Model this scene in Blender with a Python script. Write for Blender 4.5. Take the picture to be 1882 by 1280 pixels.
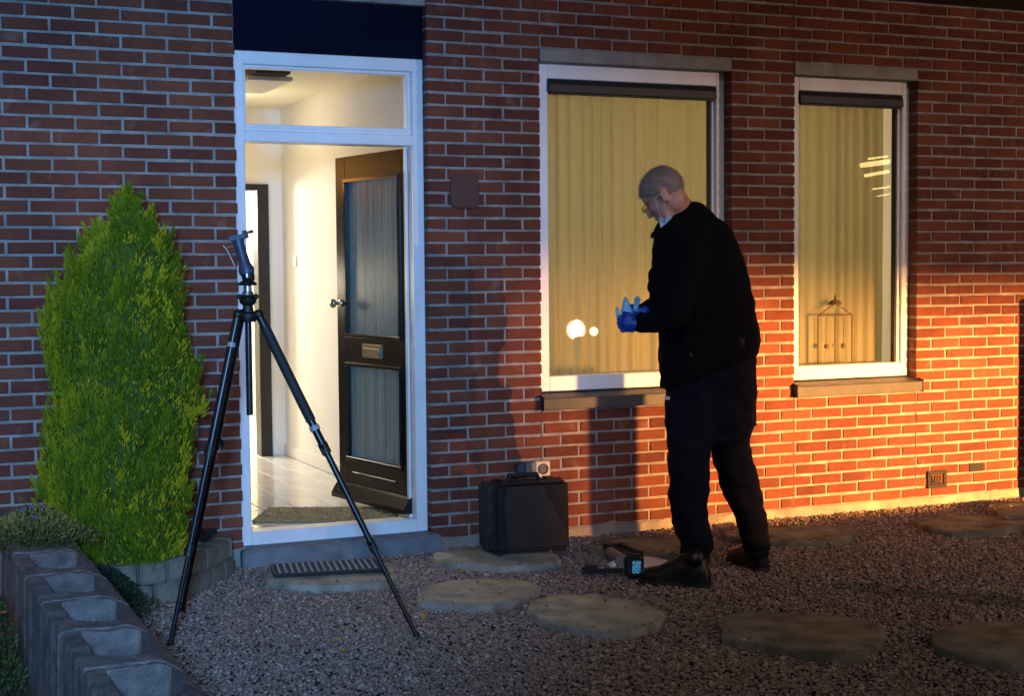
import bpy, bmesh, math, random
import numpy as np
from mathutils import Vector, Matrix, noise
random.seed(7); rng = np.random.default_rng(7)
for o in list(bpy.data.objects): bpy.data.objects.remove(o)
scene = bpy.context.scene
col = scene.collection
PI = math.pi; R_ = math.radians

# ------------------------------------------------------------------ camera
CAM = np.array([-3.02144, -7.41772, 1.48930])
RT = np.array([0.914338, -0.404861, -0.008618])
UP = np.array([0.029388, 0.045114, 0.998549])
FW = np.array([0.403885, 0.913265, -0.053147])
FPX = 2765.7
cd = bpy.data.cameras.new('camera'); cam = bpy.data.objects.new('camera', cd); col.objects.link(cam)
cd.sensor_width = 36; cd.lens = FPX / 1882 * 36; cd.clip_start = .05; cd.clip_end = 500
cam.matrix_world = Matrix(((RT[0], UP[0], -FW[0], CAM[0]), (RT[1], UP[1], -FW[1], CAM[1]), (RT[2], UP[2], -FW[2], CAM[2]), (0, 0, 0, 1)))
scene.camera = cam

def ray(u, v): return FW + RT * (u - 941) / FPX - UP * (v - 640) / FPX
def at(u, v, d): return CAM + d * ray(u, v)                 # photo pixel + distance along the view -> point
def on_z(u, v, z):
    r = ray(u, v); return CAM + r * (z - CAM[2]) / r[2]
def on_y(u, v, y):
    r = ray(u, v); return CAM + r * (y - CAM[1]) / r[1]

# ------------------------------------------------------------------ world, sun, exposure (dusk)
w = bpy.data.worlds.new('World'); scene.world = w; w.use_nodes = True
nt = w.node_tree
sky = nt.nodes.new('ShaderNodeTexSky'); sky.sky_type = 'NISHITA'; sky.sun_disc = False
sky.sun_elevation = R_(-2.5); sky.sun_rotation = R_(200)
nt.links.new(sky.outputs[0], nt.nodes['Background'].inputs[0]); nt.nodes['Background'].inputs[1].default_value = .14
sl = bpy.data.lights.new('twilight', 'SUN'); sl.energy = .40; sl.angle = R_(30); sl.color = (.95, .89, .90)
sun = bpy.data.objects.new('twilight', sl); col.objects.link(sun); sun.rotation_euler = (R_(55), 0, R_(-20))
scene.view_settings.view_transform = 'Standard'; scene.view_settings.look = 'None'
scene.view_settings.exposure = 0; scene.view_settings.gamma = 1

# ------------------------------------------------------------------ helpers
class MB:
    def __init__(s): s.v = []; s.f = []
    def add(s, vs, fs):
        o = len(s.v); s.v += [tuple(map(float, p)) for p in vs]; s.f += [tuple(i + o for i in f) for f in fs]; return s
    def box(s, x0, x1, y0, y1, z0, z1):
        return s.add([(x0,y0,z0),(x1,y0,z0),(x1,y1,z0),(x0,y1,z0),(x0,y0,z1),(x1,y0,z1),(x1,y1,z1),(x0,y1,z1)],
                     [(0,3,2,1),(4,5,6,7),(0,1,5,4),(1,2,6,5),(2,3,7,6),(3,0,4,7)])
    def cbox(s, x0, x1, y0, y1, z0, z1, c=.004):          # chamfered box
        bm = bmesh.new(); bmesh.ops.create_cube(bm, size=1)
        for q in bm.verts: q.co = Vector(((x0+x1)/2 + q.co.x*(x1-x0), (y0+y1)/2 + q.co.y*(y1-y0), (z0+z1)/2 + q.co.z*(z1-z0)))
        bmesh.ops.bevel(bm, geom=bm.edges[:], offset=c, segments=1 if c < .006 else 2, affect='EDGES')
        return s.bm(bm)
    def bm(s, bm):
        bm.verts.index_update()
        s.add([q.co for q in bm.verts], [[q.index for q in f.verts] for f in bm.faces]); bm.free(); return s
    def loft(s, rings, cap=True, close=False):
        n = len(rings[0]); vs = [p for r in rings for p in r]; fs = []
        m = len(rings)
        for i in range(m if close else m - 1):
            for j in range(n):
                a = i*n + j; b = i*n + (j+1) % n; i2 = (i+1) % m
                fs.append((a, b, i2*n + (j+1) % n, i2*n + j))
        if cap and not close: fs += [tuple(range(n-1, -1, -1)), tuple(range((m-1)*n, m*n))]
        return s.add(vs, fs)
    def tube(s, pts, rad, n=10, cap=True):
        pts = [np.array(p, float) for p in pts]; m = len(pts)
        rad = [rad]*m if np.isscalar(rad) else rad; rings = []
        t0 = pts[1]-pts[0]; a = np.cross(t0, (0,0,1) if abs(t0[2]) < .9*np.linalg.norm(t0) else (1,0,0)); a /= np.linalg.norm(a)
        for i in range(m):
            t = pts[min(i+1, m-1)] - pts[max(i-1, 0)]; t /= np.linalg.norm(t)
            a = a - t*(a@t); a /= np.linalg.norm(a); b = np.cross(t, a)
            rings.append([pts[i] + rad[i]*(a*math.cos(2*PI*k/n) + b*math.sin(2*PI*k/n)) for k in range(n)])
        return s.loft(rings, cap)
    def lathe(s, prof, c, n=24, axis=(0,0,1)):
        ax = np.array(axis, float); ax /= np.linalg.norm(ax)
        a = np.cross(ax, (1,0,0) if abs(ax[0]) < .9 else (0,1,0)); a /= np.linalg.norm(a); b = np.cross(ax, a); c = np.array(c, float)
        return s.loft([[c + ax*h + r*(a*math.cos(2*PI*k/n) + b*math.sin(2*PI*k/n)) for k in range(n)] for r, h in prof])
    def ell(s, c, ax, n=12, m=8):                            # ellipsoid, ax = three half-axis vectors
        c = np.array(c, float); A = [np.array(q, float) for q in ax]
        rings = []
        for i in range(1, m):
            t = PI*i/m
            rings.append([c + A[2]*math.cos(t) + math.sin(t)*(A[0]*math.cos(2*PI*k/n) + A[1]*math.sin(2*PI*k/n)) for k in range(n)])
        o = len(s.v); s.loft(rings, cap=False)
        top = len(s.v); s.v += [tuple(c + A[2]), tuple(c - A[2])]; L = o + (m-2)*n
        for k in range(n):
            s.f.append((top, o + (k+1) % n, o + k)); s.f.append((top+1, L + k, L + (k+1) % n))
        return s
    def sph(s, c, r, n=10): return s.ell(c, ((r,0,0),(0,r,0),(0,0,r)), n, max(6, n//2+2))
    def chain(s, pts, rad, n=12):
        s.tube(pts, rad, n)
        for p, r in zip(pts, rad): s.sph(p, r, n)
        return s
    def mesh(s, name):
        me = bpy.data.meshes.new(name); me.from_pydata(s.v, [], s.f); me.update(); return me
    def build(s, name, mat, parent=None, smooth=False, remesh=None, smit=4, sub=0):
        me = s.mesh(name)
        bm = bmesh.new(); bm.from_mesh(me); bmesh.ops.recalc_face_normals(bm, faces=bm.faces[:]); bm.to_mesh(me); bm.free()
        o = bpy.data.objects.new(name, me); col.objects.link(o)
        if remesh or sub:
            if remesh:
                md = o.modifiers.new('r', 'REMESH'); md.mode = 'VOXEL'; md.voxel_size = remesh
                sm = o.modifiers.new('s', 'SMOOTH'); sm.iterations = smit; sm.factor = .5
            if sub:
                sm = o.modifiers.new('u', 'SUBSURF'); sm.levels = sub; sm.render_levels = sub
            dg = bpy.context.evaluated_depsgraph_get(); m2 = bpy.data.meshes.new_from_object(o.evaluated_get(dg))
            o.modifiers.clear(); o.data = m2; m2.name = name; smooth = True
        o.data.materials.clear(); o.data.materials.append(mat)
        if smooth: o.data.polygons.foreach_set('use_smooth', [True]*len(o.data.polygons))
        if parent: o.parent = parent
        return o
def tag(o, label=None, cat=None, group=None, kind=None):
    for k, v in (('label', label), ('category', cat), ('group', group), ('kind', kind)):
        if v: o[k] = v
    return o
def empty(name, loc=(0,0,0), label=None, cat=None, group=None):
    o = bpy.data.objects.new(name, None); col.objects.link(o); o.location = tuple(map(float, loc)); o.empty_display_size = .1
    return tag(o, label, cat, group)
def shade_auto(o, ang=35):
    bm = bmesh.new(); bm.from_mesh(o.data)
    for f in bm.faces: f.smooth = True
    for e in bm.edges: e.smooth = len(e.link_faces) == 2 and e.calc_face_angle(0) < R_(ang)
    bm.to_mesh(o.data); bm.free(); return o

# ------------------------------------------------------------------ materials
def mat(name, c, rough=.7, var=.15, scale=8, bump=0, bscale=60, metal=0, spec=.5, c2=None, detail=5, stretch=None, emit=None, coat=0):
    m = bpy.data.materials.new(name); m.use_nodes = True; n = m.node_tree.nodes; l = m.node_tree.links
    b = n['Principled BSDF']; b.inputs['Roughness'].default_value = rough; b.inputs['Metallic'].default_value = metal
    b.inputs['Specular IOR Level'].default_value = spec; b.inputs['Coat Weight'].default_value = coat
    tc = n.new('ShaderNodeTexCoord'); src = tc.outputs['Object']
    if stretch:
        mp = n.new('ShaderNodeMapping'); mp.inputs['Scale'].default_value = stretch; l.new(src, mp.inputs[0]); src = mp.outputs[0]
    nz = n.new('ShaderNodeTexNoise'); nz.inputs['Scale'].default_value = scale; nz.inputs['Detail'].default_value = detail; l.new(src, nz.inputs['Vector'])
    rp = n.new('ShaderNodeValToRGB'); c = tuple(c)
    lo = tuple(max(0, q*(1-var)) for q in c); hi = tuple(min(1, q*(1+var)) for q in c) if c2 is None else tuple(c2)
    rp.color_ramp.elements[0].color = (*lo, 1); rp.color_ramp.elements[0].position = .3
    rp.color_ramp.elements[1].color = (*hi, 1); rp.color_ramp.elements[1].position = .7
    l.new(nz.outputs[0], rp.inputs[0]); l.new(rp.outputs[0], b.inputs['Base Color'])
    if bump:
        nb = n.new('ShaderNodeTexNoise'); nb.inputs['Scale'].default_value = bscale; nb.inputs['Detail'].default_value = 4; l.new(src, nb.inputs['Vector'])
        bp = n.new('ShaderNodeBump'); bp.inputs['Strength'].default_value = bump; bp.inputs['Distance'].default_value = .01
        l.new(nb.outputs[0], bp.inputs['Height']); l.new(bp.outputs[0], b.inputs['Normal'])
    if emit:
        b.inputs['Emission Color'].default_value = (*emit[:3], 1); b.inputs['Emission Strength'].default_value = emit[3]
    return m
def tint_mat(name, ramp, rough=.8, bump=.3, bscale=90, nscale=14, nmix=.35, spec=.4, transl=0, stain=0):
    """colour picked per piece: vertex attribute 'tint' + the object's random number, plus a little noise"""
    m = bpy.data.materials.new(name); m.use_nodes = True; n = m.node_tree.nodes; l = m.node_tree.links; b = n['Principled BSDF']
    b.inputs['Roughness'].default_value = rough; b.inputs['Specular IOR Level'].default_value = spec
    a = n.new('ShaderNodeAttribute'); a.attribute_name = 'tint'
    oi = n.new('ShaderNodeObjectInfo'); ad = n.new('ShaderNodeMath'); ad.operation = 'ADD'; l.new(a.outputs['Fac'], ad.inputs[0]); l.new(oi.outputs['Random'], ad.inputs[1])
    fr = n.new('ShaderNodeMath'); fr.operation = 'FRACT'; l.new(ad.outputs[0], fr.inputs[0])
    geo = n.new('ShaderNodeNewGeometry')
    nz = n.new('ShaderNodeTexNoise'); nz.inputs['Scale'].default_value = nscale; nz.inputs['Detail'].default_value = 6; l.new(geo.outputs['Position'], nz.inputs['Vector'])
    mx = n.new('ShaderNodeMix'); mx.data_type = 'FLOAT'; mx.inputs[0].default_value = nmix; l.new(fr.outputs[0], mx.inputs[2]); l.new(nz.outputs[0], mx.inputs[3])
    rp = n.new('ShaderNodeValToRGB'); e = rp.color_ramp.elements
    for i, (p, c) in enumerate(ramp):
        q = e[i] if i < 2 else e.new(p); q.position = p; q.color = (*c, 1)
    l.new(mx.outputs[0], rp.inputs[0]); l.new(rp.outputs[0], b.inputs['Base Color'])
    if stain:                                                # weathering: broad dull patches and small pale lime blooms
        s1 = n.new('ShaderNodeTexNoise'); s1.inputs['Scale'].default_value = 2.2; s1.inputs['Detail'].default_value = 8; s1.inputs['Roughness'].default_value = .7; l.new(geo.outputs['Position'], s1.inputs['Vector'])
        r1 = n.new('ShaderNodeMapRange'); r1.inputs[1].default_value = .35; r1.inputs[2].default_value = .68; r1.inputs[3].default_value = 1-stain; r1.inputs[4].default_value = 1.12; l.new(s1.outputs[0], r1.inputs[0])
        m1 = n.new('ShaderNodeMix'); m1.data_type = 'RGBA'; m1.blend_type = 'MULTIPLY'; m1.inputs[0].default_value = 1; l.new(rp.outputs[0], m1.inputs[6]); l.new(r1.outputs[0], m1.inputs[7])
        s2 = n.new('ShaderNodeTexNoise'); s2.inputs['Scale'].default_value = 9; s2.inputs['Detail'].default_value = 6; l.new(geo.outputs['Position'], s2.inputs['Vector'])
        r2 = n.new('ShaderNodeMapRange'); r2.inputs[1].default_value = .62; r2.inputs[2].default_value = .80; r2.inputs[3].default_value = 0; r2.inputs[4].default_value = .55; l.new(s2.outputs[0], r2.inputs[0])
        m2 = n.new('ShaderNodeMix'); m2.data_type = 'RGBA'; l.new(r2.outputs[0], m2.inputs[0]); l.new(m1.outputs[2], m2.inputs[6]); m2.inputs[7].default_value = (.27, .20, .16, 1); l.new(m2.outputs[2], b.inputs['Base Color'])
    if bump:
        nb = n.new('ShaderNodeTexNoise'); nb.inputs['Scale'].default_value = bscale; nb.inputs['Detail'].default_value = 5; l.new(geo.outputs['Position'], nb.inputs['Vector'])
        bp = n.new('ShaderNodeBump'); bp.inputs['Strength'].default_value = bump; bp.inputs['Distance'].default_value = .004
        l.new(nb.outputs[0], bp.inputs['Height']); l.new(bp.outputs[0], b.inputs['Normal'])
    if transl:
        tr = n.new('ShaderNodeBsdfTranslucent'); l.new(rp.outputs[0], tr.inputs[0])
        ms = n.new('ShaderNodeMixShader'); ms.inputs[0].default_value = transl
        l.new(b.outputs[0], ms.inputs[1]); l.new(tr.outputs[0], ms.inputs[2]); l.new(ms.outputs[0], n['Material Output'].inputs[0])
    return m
def glass_mat(name, tint=(1,1,1), refl=1.5, rough=0, frost=None):
    m = bpy.data.materials.new(name); m.use_nodes = True; n = m.node_tree.nodes; l = m.node_tree.links; n.remove(n['Principled BSDF'])
    t = n.new('ShaderNodeBsdfTransparent'); t.inputs[0].default_value = (*tint, 1)
    g = n.new('ShaderNodeBsdfGlossy'); g.inputs['Roughness'].default_value = rough
    fz = n.new('ShaderNodeFresnel'); fz.inputs[0].default_value = refl
    ms = n.new('ShaderNodeMixShader'); l.new(fz.outputs[0], ms.inputs[0])
    if frost:
        d = n.new('ShaderNodeBsdfPrincipled'); d.inputs['Base Color'].default_value = (*frost, 1); d.inputs['Roughness'].default_value = .35; d.inputs['Specular IOR Level'].default_value = .2; g.inputs['Roughness'].default_value = .35
        tc = n.new('ShaderNodeTexCoord'); wv = n.new('ShaderNodeTexWave'); wv.bands_direction = 'X'; wv.inputs['Scale'].default_value = 14; wv.inputs['Distortion'].default_value = 5; wv.inputs['Detail'].default_value = 3
        mp = n.new('ShaderNodeMapping'); mp.inputs['Scale'].default_value = (70, 70, 1.2); l.new(tc.outputs['Object'], mp.inputs[0]); sn = n.new('ShaderNodeTexNoise'); sn.inputs['Scale'].default_value = 1; sn.inputs['Detail'].default_value = 3; l.new(mp.outputs[0], sn.inputs[0]); sr = n.new('ShaderNodeValToRGB'); sr.color_ramp.elements[0].position = .3; sr.color_ramp.elements[1].position = .7; sr.color_ramp.elements[0].color = (frost[0]*.45, frost[1]*.5, frost[2]*.5, 1); sr.color_ramp.elements[1].color = (min(1, frost[0]*1.25), min(1, frost[1]*1.3), min(1, frost[2]*1.25), 1); l.new(sn.outputs[0], sr.inputs[0]); l.new(sr.outputs[0], d.inputs['Base Color'])
        l.new(tc.outputs['Object'], wv.inputs[0]); bp = n.new('ShaderNodeBump'); bp.inputs['Strength'].default_value = .4; bp.inputs['Distance'].default_value = .01
        l.new(wv.outputs[0], bp.inputs['Height']); l.new(bp.outputs[0], d.inputs['Normal'])
        tl = n.new('ShaderNodeBsdfTranslucent'); tl.inputs[0].default_value = (*frost, 1); l.new(bp.outputs[0], tl.inputs['Normal'])
        m2 = n.new('ShaderNodeMixShader'); m2.inputs[0].default_value = .5; l.new(d.outputs[0], m2.inputs[1]); l.new(tl.outputs[0], m2.inputs[2])
        l.new(m2.outputs[0], ms.inputs[1])
    else: l.new(t.outputs[0], ms.inputs[1])
    l.new(g.outputs[0], ms.inputs[2]); l.new(ms.outputs[0], n['Material Output'].inputs[0])
    return m
M = {}
M['brick'] = tint_mat('brick', [(0, (.115, .030, .022)), (.35, (.17, .044, .024)), (.65, (.21, .056, .026)), (1, (.24, .078, .040))], .88, .7, 120, 26, .35, stain=.45)
M['mortar'] = mat('mortar', (.30, .27, .24), .95, .35, 9, .8, 130)
M['plinth'] = mat('plinth_mortar', (.28, .245, .20), .95, .35, 7, .8, 60)
M['concrete'] = mat('lintel_concrete', (.29, .27, .24), .9, .22, 9, .5, 90)
M['white'] = mat('white_frame_paint', (.83, .83, .82), .4, .07, 6, .06, 40)
M['navy'] = mat('navy_panel', (.004, .005, .016), .9, .3, 3, spec=.1)
M['doorblack'] = mat('black_door_gloss', (.0025, .0025, .004), .30, .3, 6, .08, 25, spec=.38)
M['doorgloss'] = mat('black_door_trim', (.004, .004, .006), .2, .3, 6, spec=.6)
M['brass'] = mat('dull_brass', (.45, .38, .22), .35, .2, 20, metal=.8)
M['steel'] = mat('steel', (.45, .46, .47), .3, .1, 30, metal=.9)
M['blackmetal'] = mat('black_anodised', (.012, .012, .014), .32, .3, 30, metal=.2)
M['blackrubber'] = mat('black_rubber', (.012, .012, .013), .7, .3, 30, .3, 120)
M['blackplastic'] = mat('black_plastic', (.005, .005, .0055), .5, .2, 20, .15, 200)
M['bluegrey'] = mat('dark_blue_grey_plastic', (.03, .045, .075), .45, .15, 40)
M['sill'] = mat('dark_stone_sill', (.05, .047, .045), .55, .2, 15, .15, 60)
M['vent'] = mat('black_vent', (.006, .0055, .005), .7)
M['charcoal'] = mat('charcoal_metal', (.018, .018, .02), .5, .2, 20)
M['stone'] = mat('threshold_stone', (.16, .17, .18), .7, .3, 10, .4, 50)
M['glass'] = glass_mat('window_glass')
M['frost'] = glass_mat('door_ribbed_glass', frost=(.50, .57, .53))
M['hallwall'] = mat('hall_plaster', (.80, .76, .66), .9, .03, 3, .1, 120)
M['hallceil'] = mat('hall_ceiling', (.80, .76, .62), .9, .03, 3)
M['tile'] = mat('pale_tile', (.62, .60, .56), .12, .12, 4)
M['grout'] = mat('grout', (.75, .73, .68), .8, .08, 20)
M['darkwood'] = mat('dark_wood', (.008, .006, .004), .5, .3, 10)
M['coir'] = mat('coir_mat', (.36, .24, .09), .98, .5, 120, 1, 200, c2=(.62, .46, .22))
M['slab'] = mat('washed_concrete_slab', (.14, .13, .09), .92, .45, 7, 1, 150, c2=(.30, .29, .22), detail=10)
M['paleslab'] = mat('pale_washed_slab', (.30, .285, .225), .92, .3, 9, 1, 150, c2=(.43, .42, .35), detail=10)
M['soil'] = mat('dark_soil', (.035, .03, .028), .95, .5, 40, 1, 60)
M['ground'] = mat('ground_earth', (.05, .045, .045), .95, .4, 30, 1, 60)
M['block'] = mat('weathered_block', (.15, .115, .10), .95, .42, 16, 1, 110, detail=10)
M['edging'] = mat('beige_edging_block', (.17, .155, .115), .9, .3, 12, .7, 70)
M['jacket'] = mat('black_fleece', (.005, .005, .006), .95, .3, 60, .5, 260, spec=.15)
M['trousers'] = mat('navy_trousers', (.0045, .0055, .015), .85, .3, 40, .5, 180, spec=.2)
M['boot'] = mat('black_leather', (.002, .002, .0025), .42, .3, 40, .2, 80)
M['skin'] = mat('skin', (.68, .31, .22), .55, .22, 22, .15, 120)
M['hair'] = mat('grey_stubble_hair', (.42, .285, .23), .95, .25, 55, .6, 500, spec=.05)
M['glove'] = mat('blue_nitrile', (.006, .06, .33), .42, .15, 40, .25, 120)
M['bag'] = mat('pale_blue_film', (.28, .56, .86), .3, .3, 50, .4, 60)
M['mask'] = mat('pale_blue_mask', (.42, .62, .78), .8, .05, 40, .2, 150)
M['paper'] = mat('white_paper', (.62, .58, .58), .8, .04, 20)
M['greytool'] = mat('grey_metal_tube', (.16, .145, .14), .45, .15, 20)
M['greyband'] = mat('grey_band', (.3, .3, .3), .5)

# ------------------------------------------------------------------ setting: ground
S0 = MB()
gx = np.linspace(-9, 9, 90); gy = np.linspace(-10, .02, 60)
for y in gy:
    for x in gx: S0.v.append((x, y, -.022 + .006*noise.noise((x*2, y*2, 0))))
for j in range(len(gy)-1):
    for i in range(len(gx)-1):
        a = j*len(gx)+i; S0.f.append((a, a+1, a+1+len(gx), a+len(gx)))
tag(S0.build('ground', M['ground'], smooth=True), kind='structure')
far = MB(); far.add([(-200,-200,-.05),(200,-200,-.05),(200,200,-.05),(-200,200,-.05)], [(0,1,2,3)])
tag(far.build('terrain', M['ground']), kind='structure')

# ------------------------------------------------------------------ the house
W, H, Z0 = .220185, .065625, 2.84
OX, OZ = -1.3378, -.12165
DL, DR, DT = -1.228, -.215, 2.588                            # door opening
W1 = (2*W-.004, 7.5*W-.006); W2 = (9.5*W-.014, 13.5*W-.004); WB, WT = .708, 2.608   # window openings
house = empty('brick_house', (0, 0, 0), 'red brick house front with open white framed door and two curtained windows', 'house')
def part(mb, name, m, parent=house, **k): return mb.build(name, m, parent, **k)
# mortar body behind the bricks
mb = MB(); T0, T1 = .007, .105; ZT = 3.075
mb.box(-9, DL-.005, T0, T1, -.1, ZT)
mb.box(DL, DR, T0, T1, 2.86, ZT)
mb.box(DR+.005, W1[0]-.006, T0, T1, -.1, ZT)
mb.box(W1[0], W1[1], T0, T1, -.1, WB); mb.box(W1[0], W1[1], T0, T1, WT, ZT)
mb.box(W1[1]+.006, W2[0]-.006, T0, T1, -.1, ZT)
mb.box(W2[0], W2[1], T0, T1, -.1, WB); mb.box(W2[0], W2[1], T0, T1, WT, ZT)
mb.box(W2[1]+.006, 9, T0, T1, -.1, ZT)
part(mb, 'mortar_wall', M['mortar'])
# bricks
def brick_geo(L, h, seed):
    r = random.Random(seed); c = .0035; j = lambda s=.0019: r.uniform(-s, s)
    x0, x1, z0, z1 = -L/2+j(), L/2+j(), -h/2+j(), h/2+j(); D = .078; y = j(.0016)
    o = [(x0, c, z0+j()), (x1, c, z0+j()), (x1, c, z1+j()), (x0, c, z1+j())]
    i = [(x0+c, y, o[0][2]+c), (x1-c, y, o[1][2]+c), (x1-c, y, o[2][2]-c), (x0+c, y, o[3][2]-c)]
    b = [(p[0], D, p[2]) for p in o]
    f = [(4,5,6,7)] + [(k, (k+1) % 4, 4+(k+1) % 4, 4+k) for k in range(4)] + [(8+k, 8+(k+1) % 4, (k+1) % 4, k) for k in range(4)]
    return o + i + b, f
bricks = []                                                  # (x0, x1, zc)
def cut(x0, x1, holes):
    segs = [(x0, x1)]
    for a, b in holes:
        ns = []
        for s, e in segs:
            if e <= a or s >= b: ns.append((s, e)); continue
            if s < a: ns.append((s, a))
            if e > b: ns.append((b, e))
        segs = ns
    return [q for q in segs if q[1]-q[0] > .03]
J = .0130
for c in range(-4, 43):                                      # right of the door
    z = Z0 - c*H; off = 0 if c % 2 == 0 else .5
    holes = []
    if WB < z < WT + .07: holes = [W1, W2]
    for k in range(-2, 21):
        a, b = (k+off)*W, (k+1+off)*W
        a = max(a, DR - J/2)
        if b - a < .04: continue
        for s, e in cut(a + J/2, b - J/2, holes):
            for ha, hb in holes:
                if abs(s-hb) < .02: s = hb
                if abs(e-ha) < .02: e = ha
            bricks.append((s, e, z))
for c in range(-6, 41):                                      # left of the door
    z = Z0 + OZ - c*H; off = 0 if c % 2 == 0 else .5
    for k in range(-9, 2):
        a, b = OX + (k+off)*W, OX + (k+1+off)*W; b = min(b, DL + J/2)
        if b - a > .04: bricks.append((a + J/2, b - J/2, z))
TREE_OUT = [(345, 230, 242), (372, 215, 257), (402, 202, 282), (444, 156, 312), (486, 126, 328), (540, 101, 339), (604, 74, 350), (661, 78, 370), (697, 90, 378), (739, 102, 378),
            (787, 83, 370), (835, 74, 360), (884, 69, 354), (932, 70, 356), (985, 110, 347), (1022, 150, 336), (1052, 225, 300)]
def pix(p):
    d = np.array(p) - CAM; q = d @ FW; return 941 + FPX*(d@RT)/q, 640 - FPX*(d@UP)/q, q
def hidden(u, v):
    for (v0, a0, b0), (v1, a1, b1) in zip(TREE_OUT, TREE_OUT[1:]):
        if v0 <= v <= v1: t = (v-v0)/(v1-v0); return a0+(a1-a0)*t < u < b0+(b1-b0)*t
    return False
scored = []
for s, e, z in bricks:
    u, v, q = pix(((s+e)/2, 0, z)); vis = -20 < u < 1900 and -8 < v < 1010 and not hidden(u, v)
    scored.append(((e-s)/q if vis else 0, s, e, z))
scored.sort(key=lambda t: -t[0])
cache = {}; rest = MB(); rest_t = []
def bmesh_of(L, k):
    key = (round(L, 2), k)
    if key not in cache:
        vs, fs = brick_geo(L, H-.0145, hash(key) % 9999); b = MB().add(vs, fs); me = b.mesh('brick')
        at_ = me.attributes.new('tint', 'FLOAT', 'POINT'); t = random.random(); at_.data.foreach_set('value', [t]*len(me.vertices)); me.materials.append(M['brick']); cache[key] = me
    return cache[key]
for i, (sc, s, e, z) in enumerate(scored):
    yj = random.uniform(-.0015, .0015)
    if i < 300 and sc > 0:
        o = bpy.data.objects.new('brick', bmesh_of(e-s, random.randrange(7))); col.objects.link(o); o.parent = house
        o.location = ((s+e)/2, yj, z); o.rotation_euler = (0, random.uniform(-.006, .006), random.uniform(-.004, .004))
    else:
        vs, fs = brick_geo(e-s, H-.0145, i); rest.add([(p[0]+(s+e)/2, p[1]+yj, p[2]+z) for p in vs], fs); rest_t += [random.random()]*len(vs)
o = part(rest, 'brick', M['brick']); o.name = 'brick_courses'; tag(o, kind='stuff')
at_ = o.data.attributes.new('tint', 'FLOAT', 'POINT'); at_.data.foreach_set('value', rest_t)
# smeared mortar plinth with an uneven top
for xa, xb, zt in ((DR-.01, 9, .050), (-9, DL+.01, .085)):
    mb = MB(); n = int((xb-xa)/.035); top = []; y = -.006
    for i in range(n+1):
        x = xa + (xb-xa)*i/n; t = zt + .022*noise.noise((x*3, 1, 0)) + .016*noise.noise((x*11, 5, 0)); top.append((x, t))
    for (xA, tA), (xB, tB) in zip(top, top[1:]):
        mb.add([(xA, y-.02, -.1), (xB, y-.02, -.1), (xB, y, tB), (xA, y, tA), (xA, .004, tA+.008), (xB, .004, tB+.008)], [(0,1,2,3), (3,2,5,4)])
    part(mb, 'plinth', M['plinth'])
# lintels, eave
for a, b in (W1, W2):
    part(MB().cbox(a, b, -.004, .10, WT-.004, WT+.066, .004), 'lintel', M['concrete'])
mb = MB(); mb.box(-9, 9, -.62, .4, 3.075, 3.12); mb.cbox(-9, 9, -.75, -.62, 3.06, 3.2, .01); mb.box(-9, 9, -.72, .5, 3.2, 3.35)
part(mb, 'eave', M['charcoal'])
# panel above the door
part(MB().cbox(DL+.002, DR-.002, .045, .10, DT+.004, 2.858, .003), 'fascia_panel', M['navy'])
part(MB().box(DL+.002, DR-.002, .045, .10, 2.862, 3.07), 'fascia_panel', M['navy'])
# ---- door frame
YF = .055
fr = MB(); LZ = .09
fr.cbox(DL+.001, DL+.058, YF, .17, LZ, DT, .004); fr.cbox(DR-.062, DR-.001, YF, .17, LZ, DT, .004)
fr.cbox(DL+.058, DR-.062, YF, .17, DT-.066, DT, .004)
fr.cbox(DL+.058, DR-.062, YF, .17, 2.135, 2.19, .004)
fr.cbox(DL+.058, DR-.062, YF-.004, .17, LZ, LZ+.068, .004)
# inner rebate for the leaf
fr.box(DL+.058, DL+.07, .11, .17, LZ+.068, 2.135); fr.box(DR-.074, DR-.062, .135, .17, LZ+.068, 2.135)
dframe = part(fr, 'door_frame', M['white'])
sash = MB(); a, b = DL+.0585, DR-.0625
sash.cbox(a, b, .07, .13, 2.191, 2.225, .003); sash.cbox(a, b, .066, .07, 2.205, 2.212, .001); sash.cbox(a, b, .07, .13, 2.505, 2.521, .003); sash.cbox(a, a+.012, .07, .13, 2.225, 2.505, .003); sash.cbox(b-.022, b, .07, .13, 2.225, 2.505, .003)
part(sash, 'transom_sash', M['white'], dframe)
part(MB().box(a+.006, b-.006, .098, .104, 2.215, 2.512), 'transom_pane', M['glass'], dframe)
part(MB().cbox(DL-.02, DR+.03, -.075, .16, -.02, .088, .008), 'threshold_stone', M['stone'], dframe)
part(MB().box(DL+.058, DR-.062, .172, .23, .10, .142), 'threshold_strip', M['grout'], dframe)
# ---- front door leaf (open), local x runs from the hinge to -.85, outer face at y=0
leaf = MB(); LW_ = .85; D_ = .045; zb, zt = .172, 2.13
SW = .115
leaf.cbox(-LW_, -LW_+SW, 0, D_, zb, zt, .003); leaf.cbox(-SW, 0, 0, D_, zb, zt, .003)
for z0, z1 in ((zb, .40), (.955, 1.105), (2.0, zt)): leaf.box(-LW_+SW, -SW, .001, D_-.001, z0, z1)
door = part(leaf, 'front_door', M['doorblack']); door.location = (-.275, .118, 0); door.rotation_euler = (0, 0, R_(-80))
for z0, z1 in ((.40, .955), (1.105, 2.0)):
    part(MB().box(-LW_+SW, -SW, .02, .026, z0, z1), 'door_pane', M['frost'], door)
    m_ = MB(); xa, xb = -LW_+SW, -SW
    m_.cbox(xa-.012, xb+.012, -.012, .018, z0-.004, z0+.018, .004); m_.cbox(xa-.012, xb+.012, -.012, .018, z1-.018, z1+.004, .004)
    m_.cbox(xa-.012, xa+.014, -.010, .018, z0+.018, z1-.018, .004); m_.cbox(xb-.014, xb+.012, -.010, .018, z0+.018, z1-.018, .004)
    part(m_, 'glazing_bead', M['doorgloss'], door)
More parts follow.
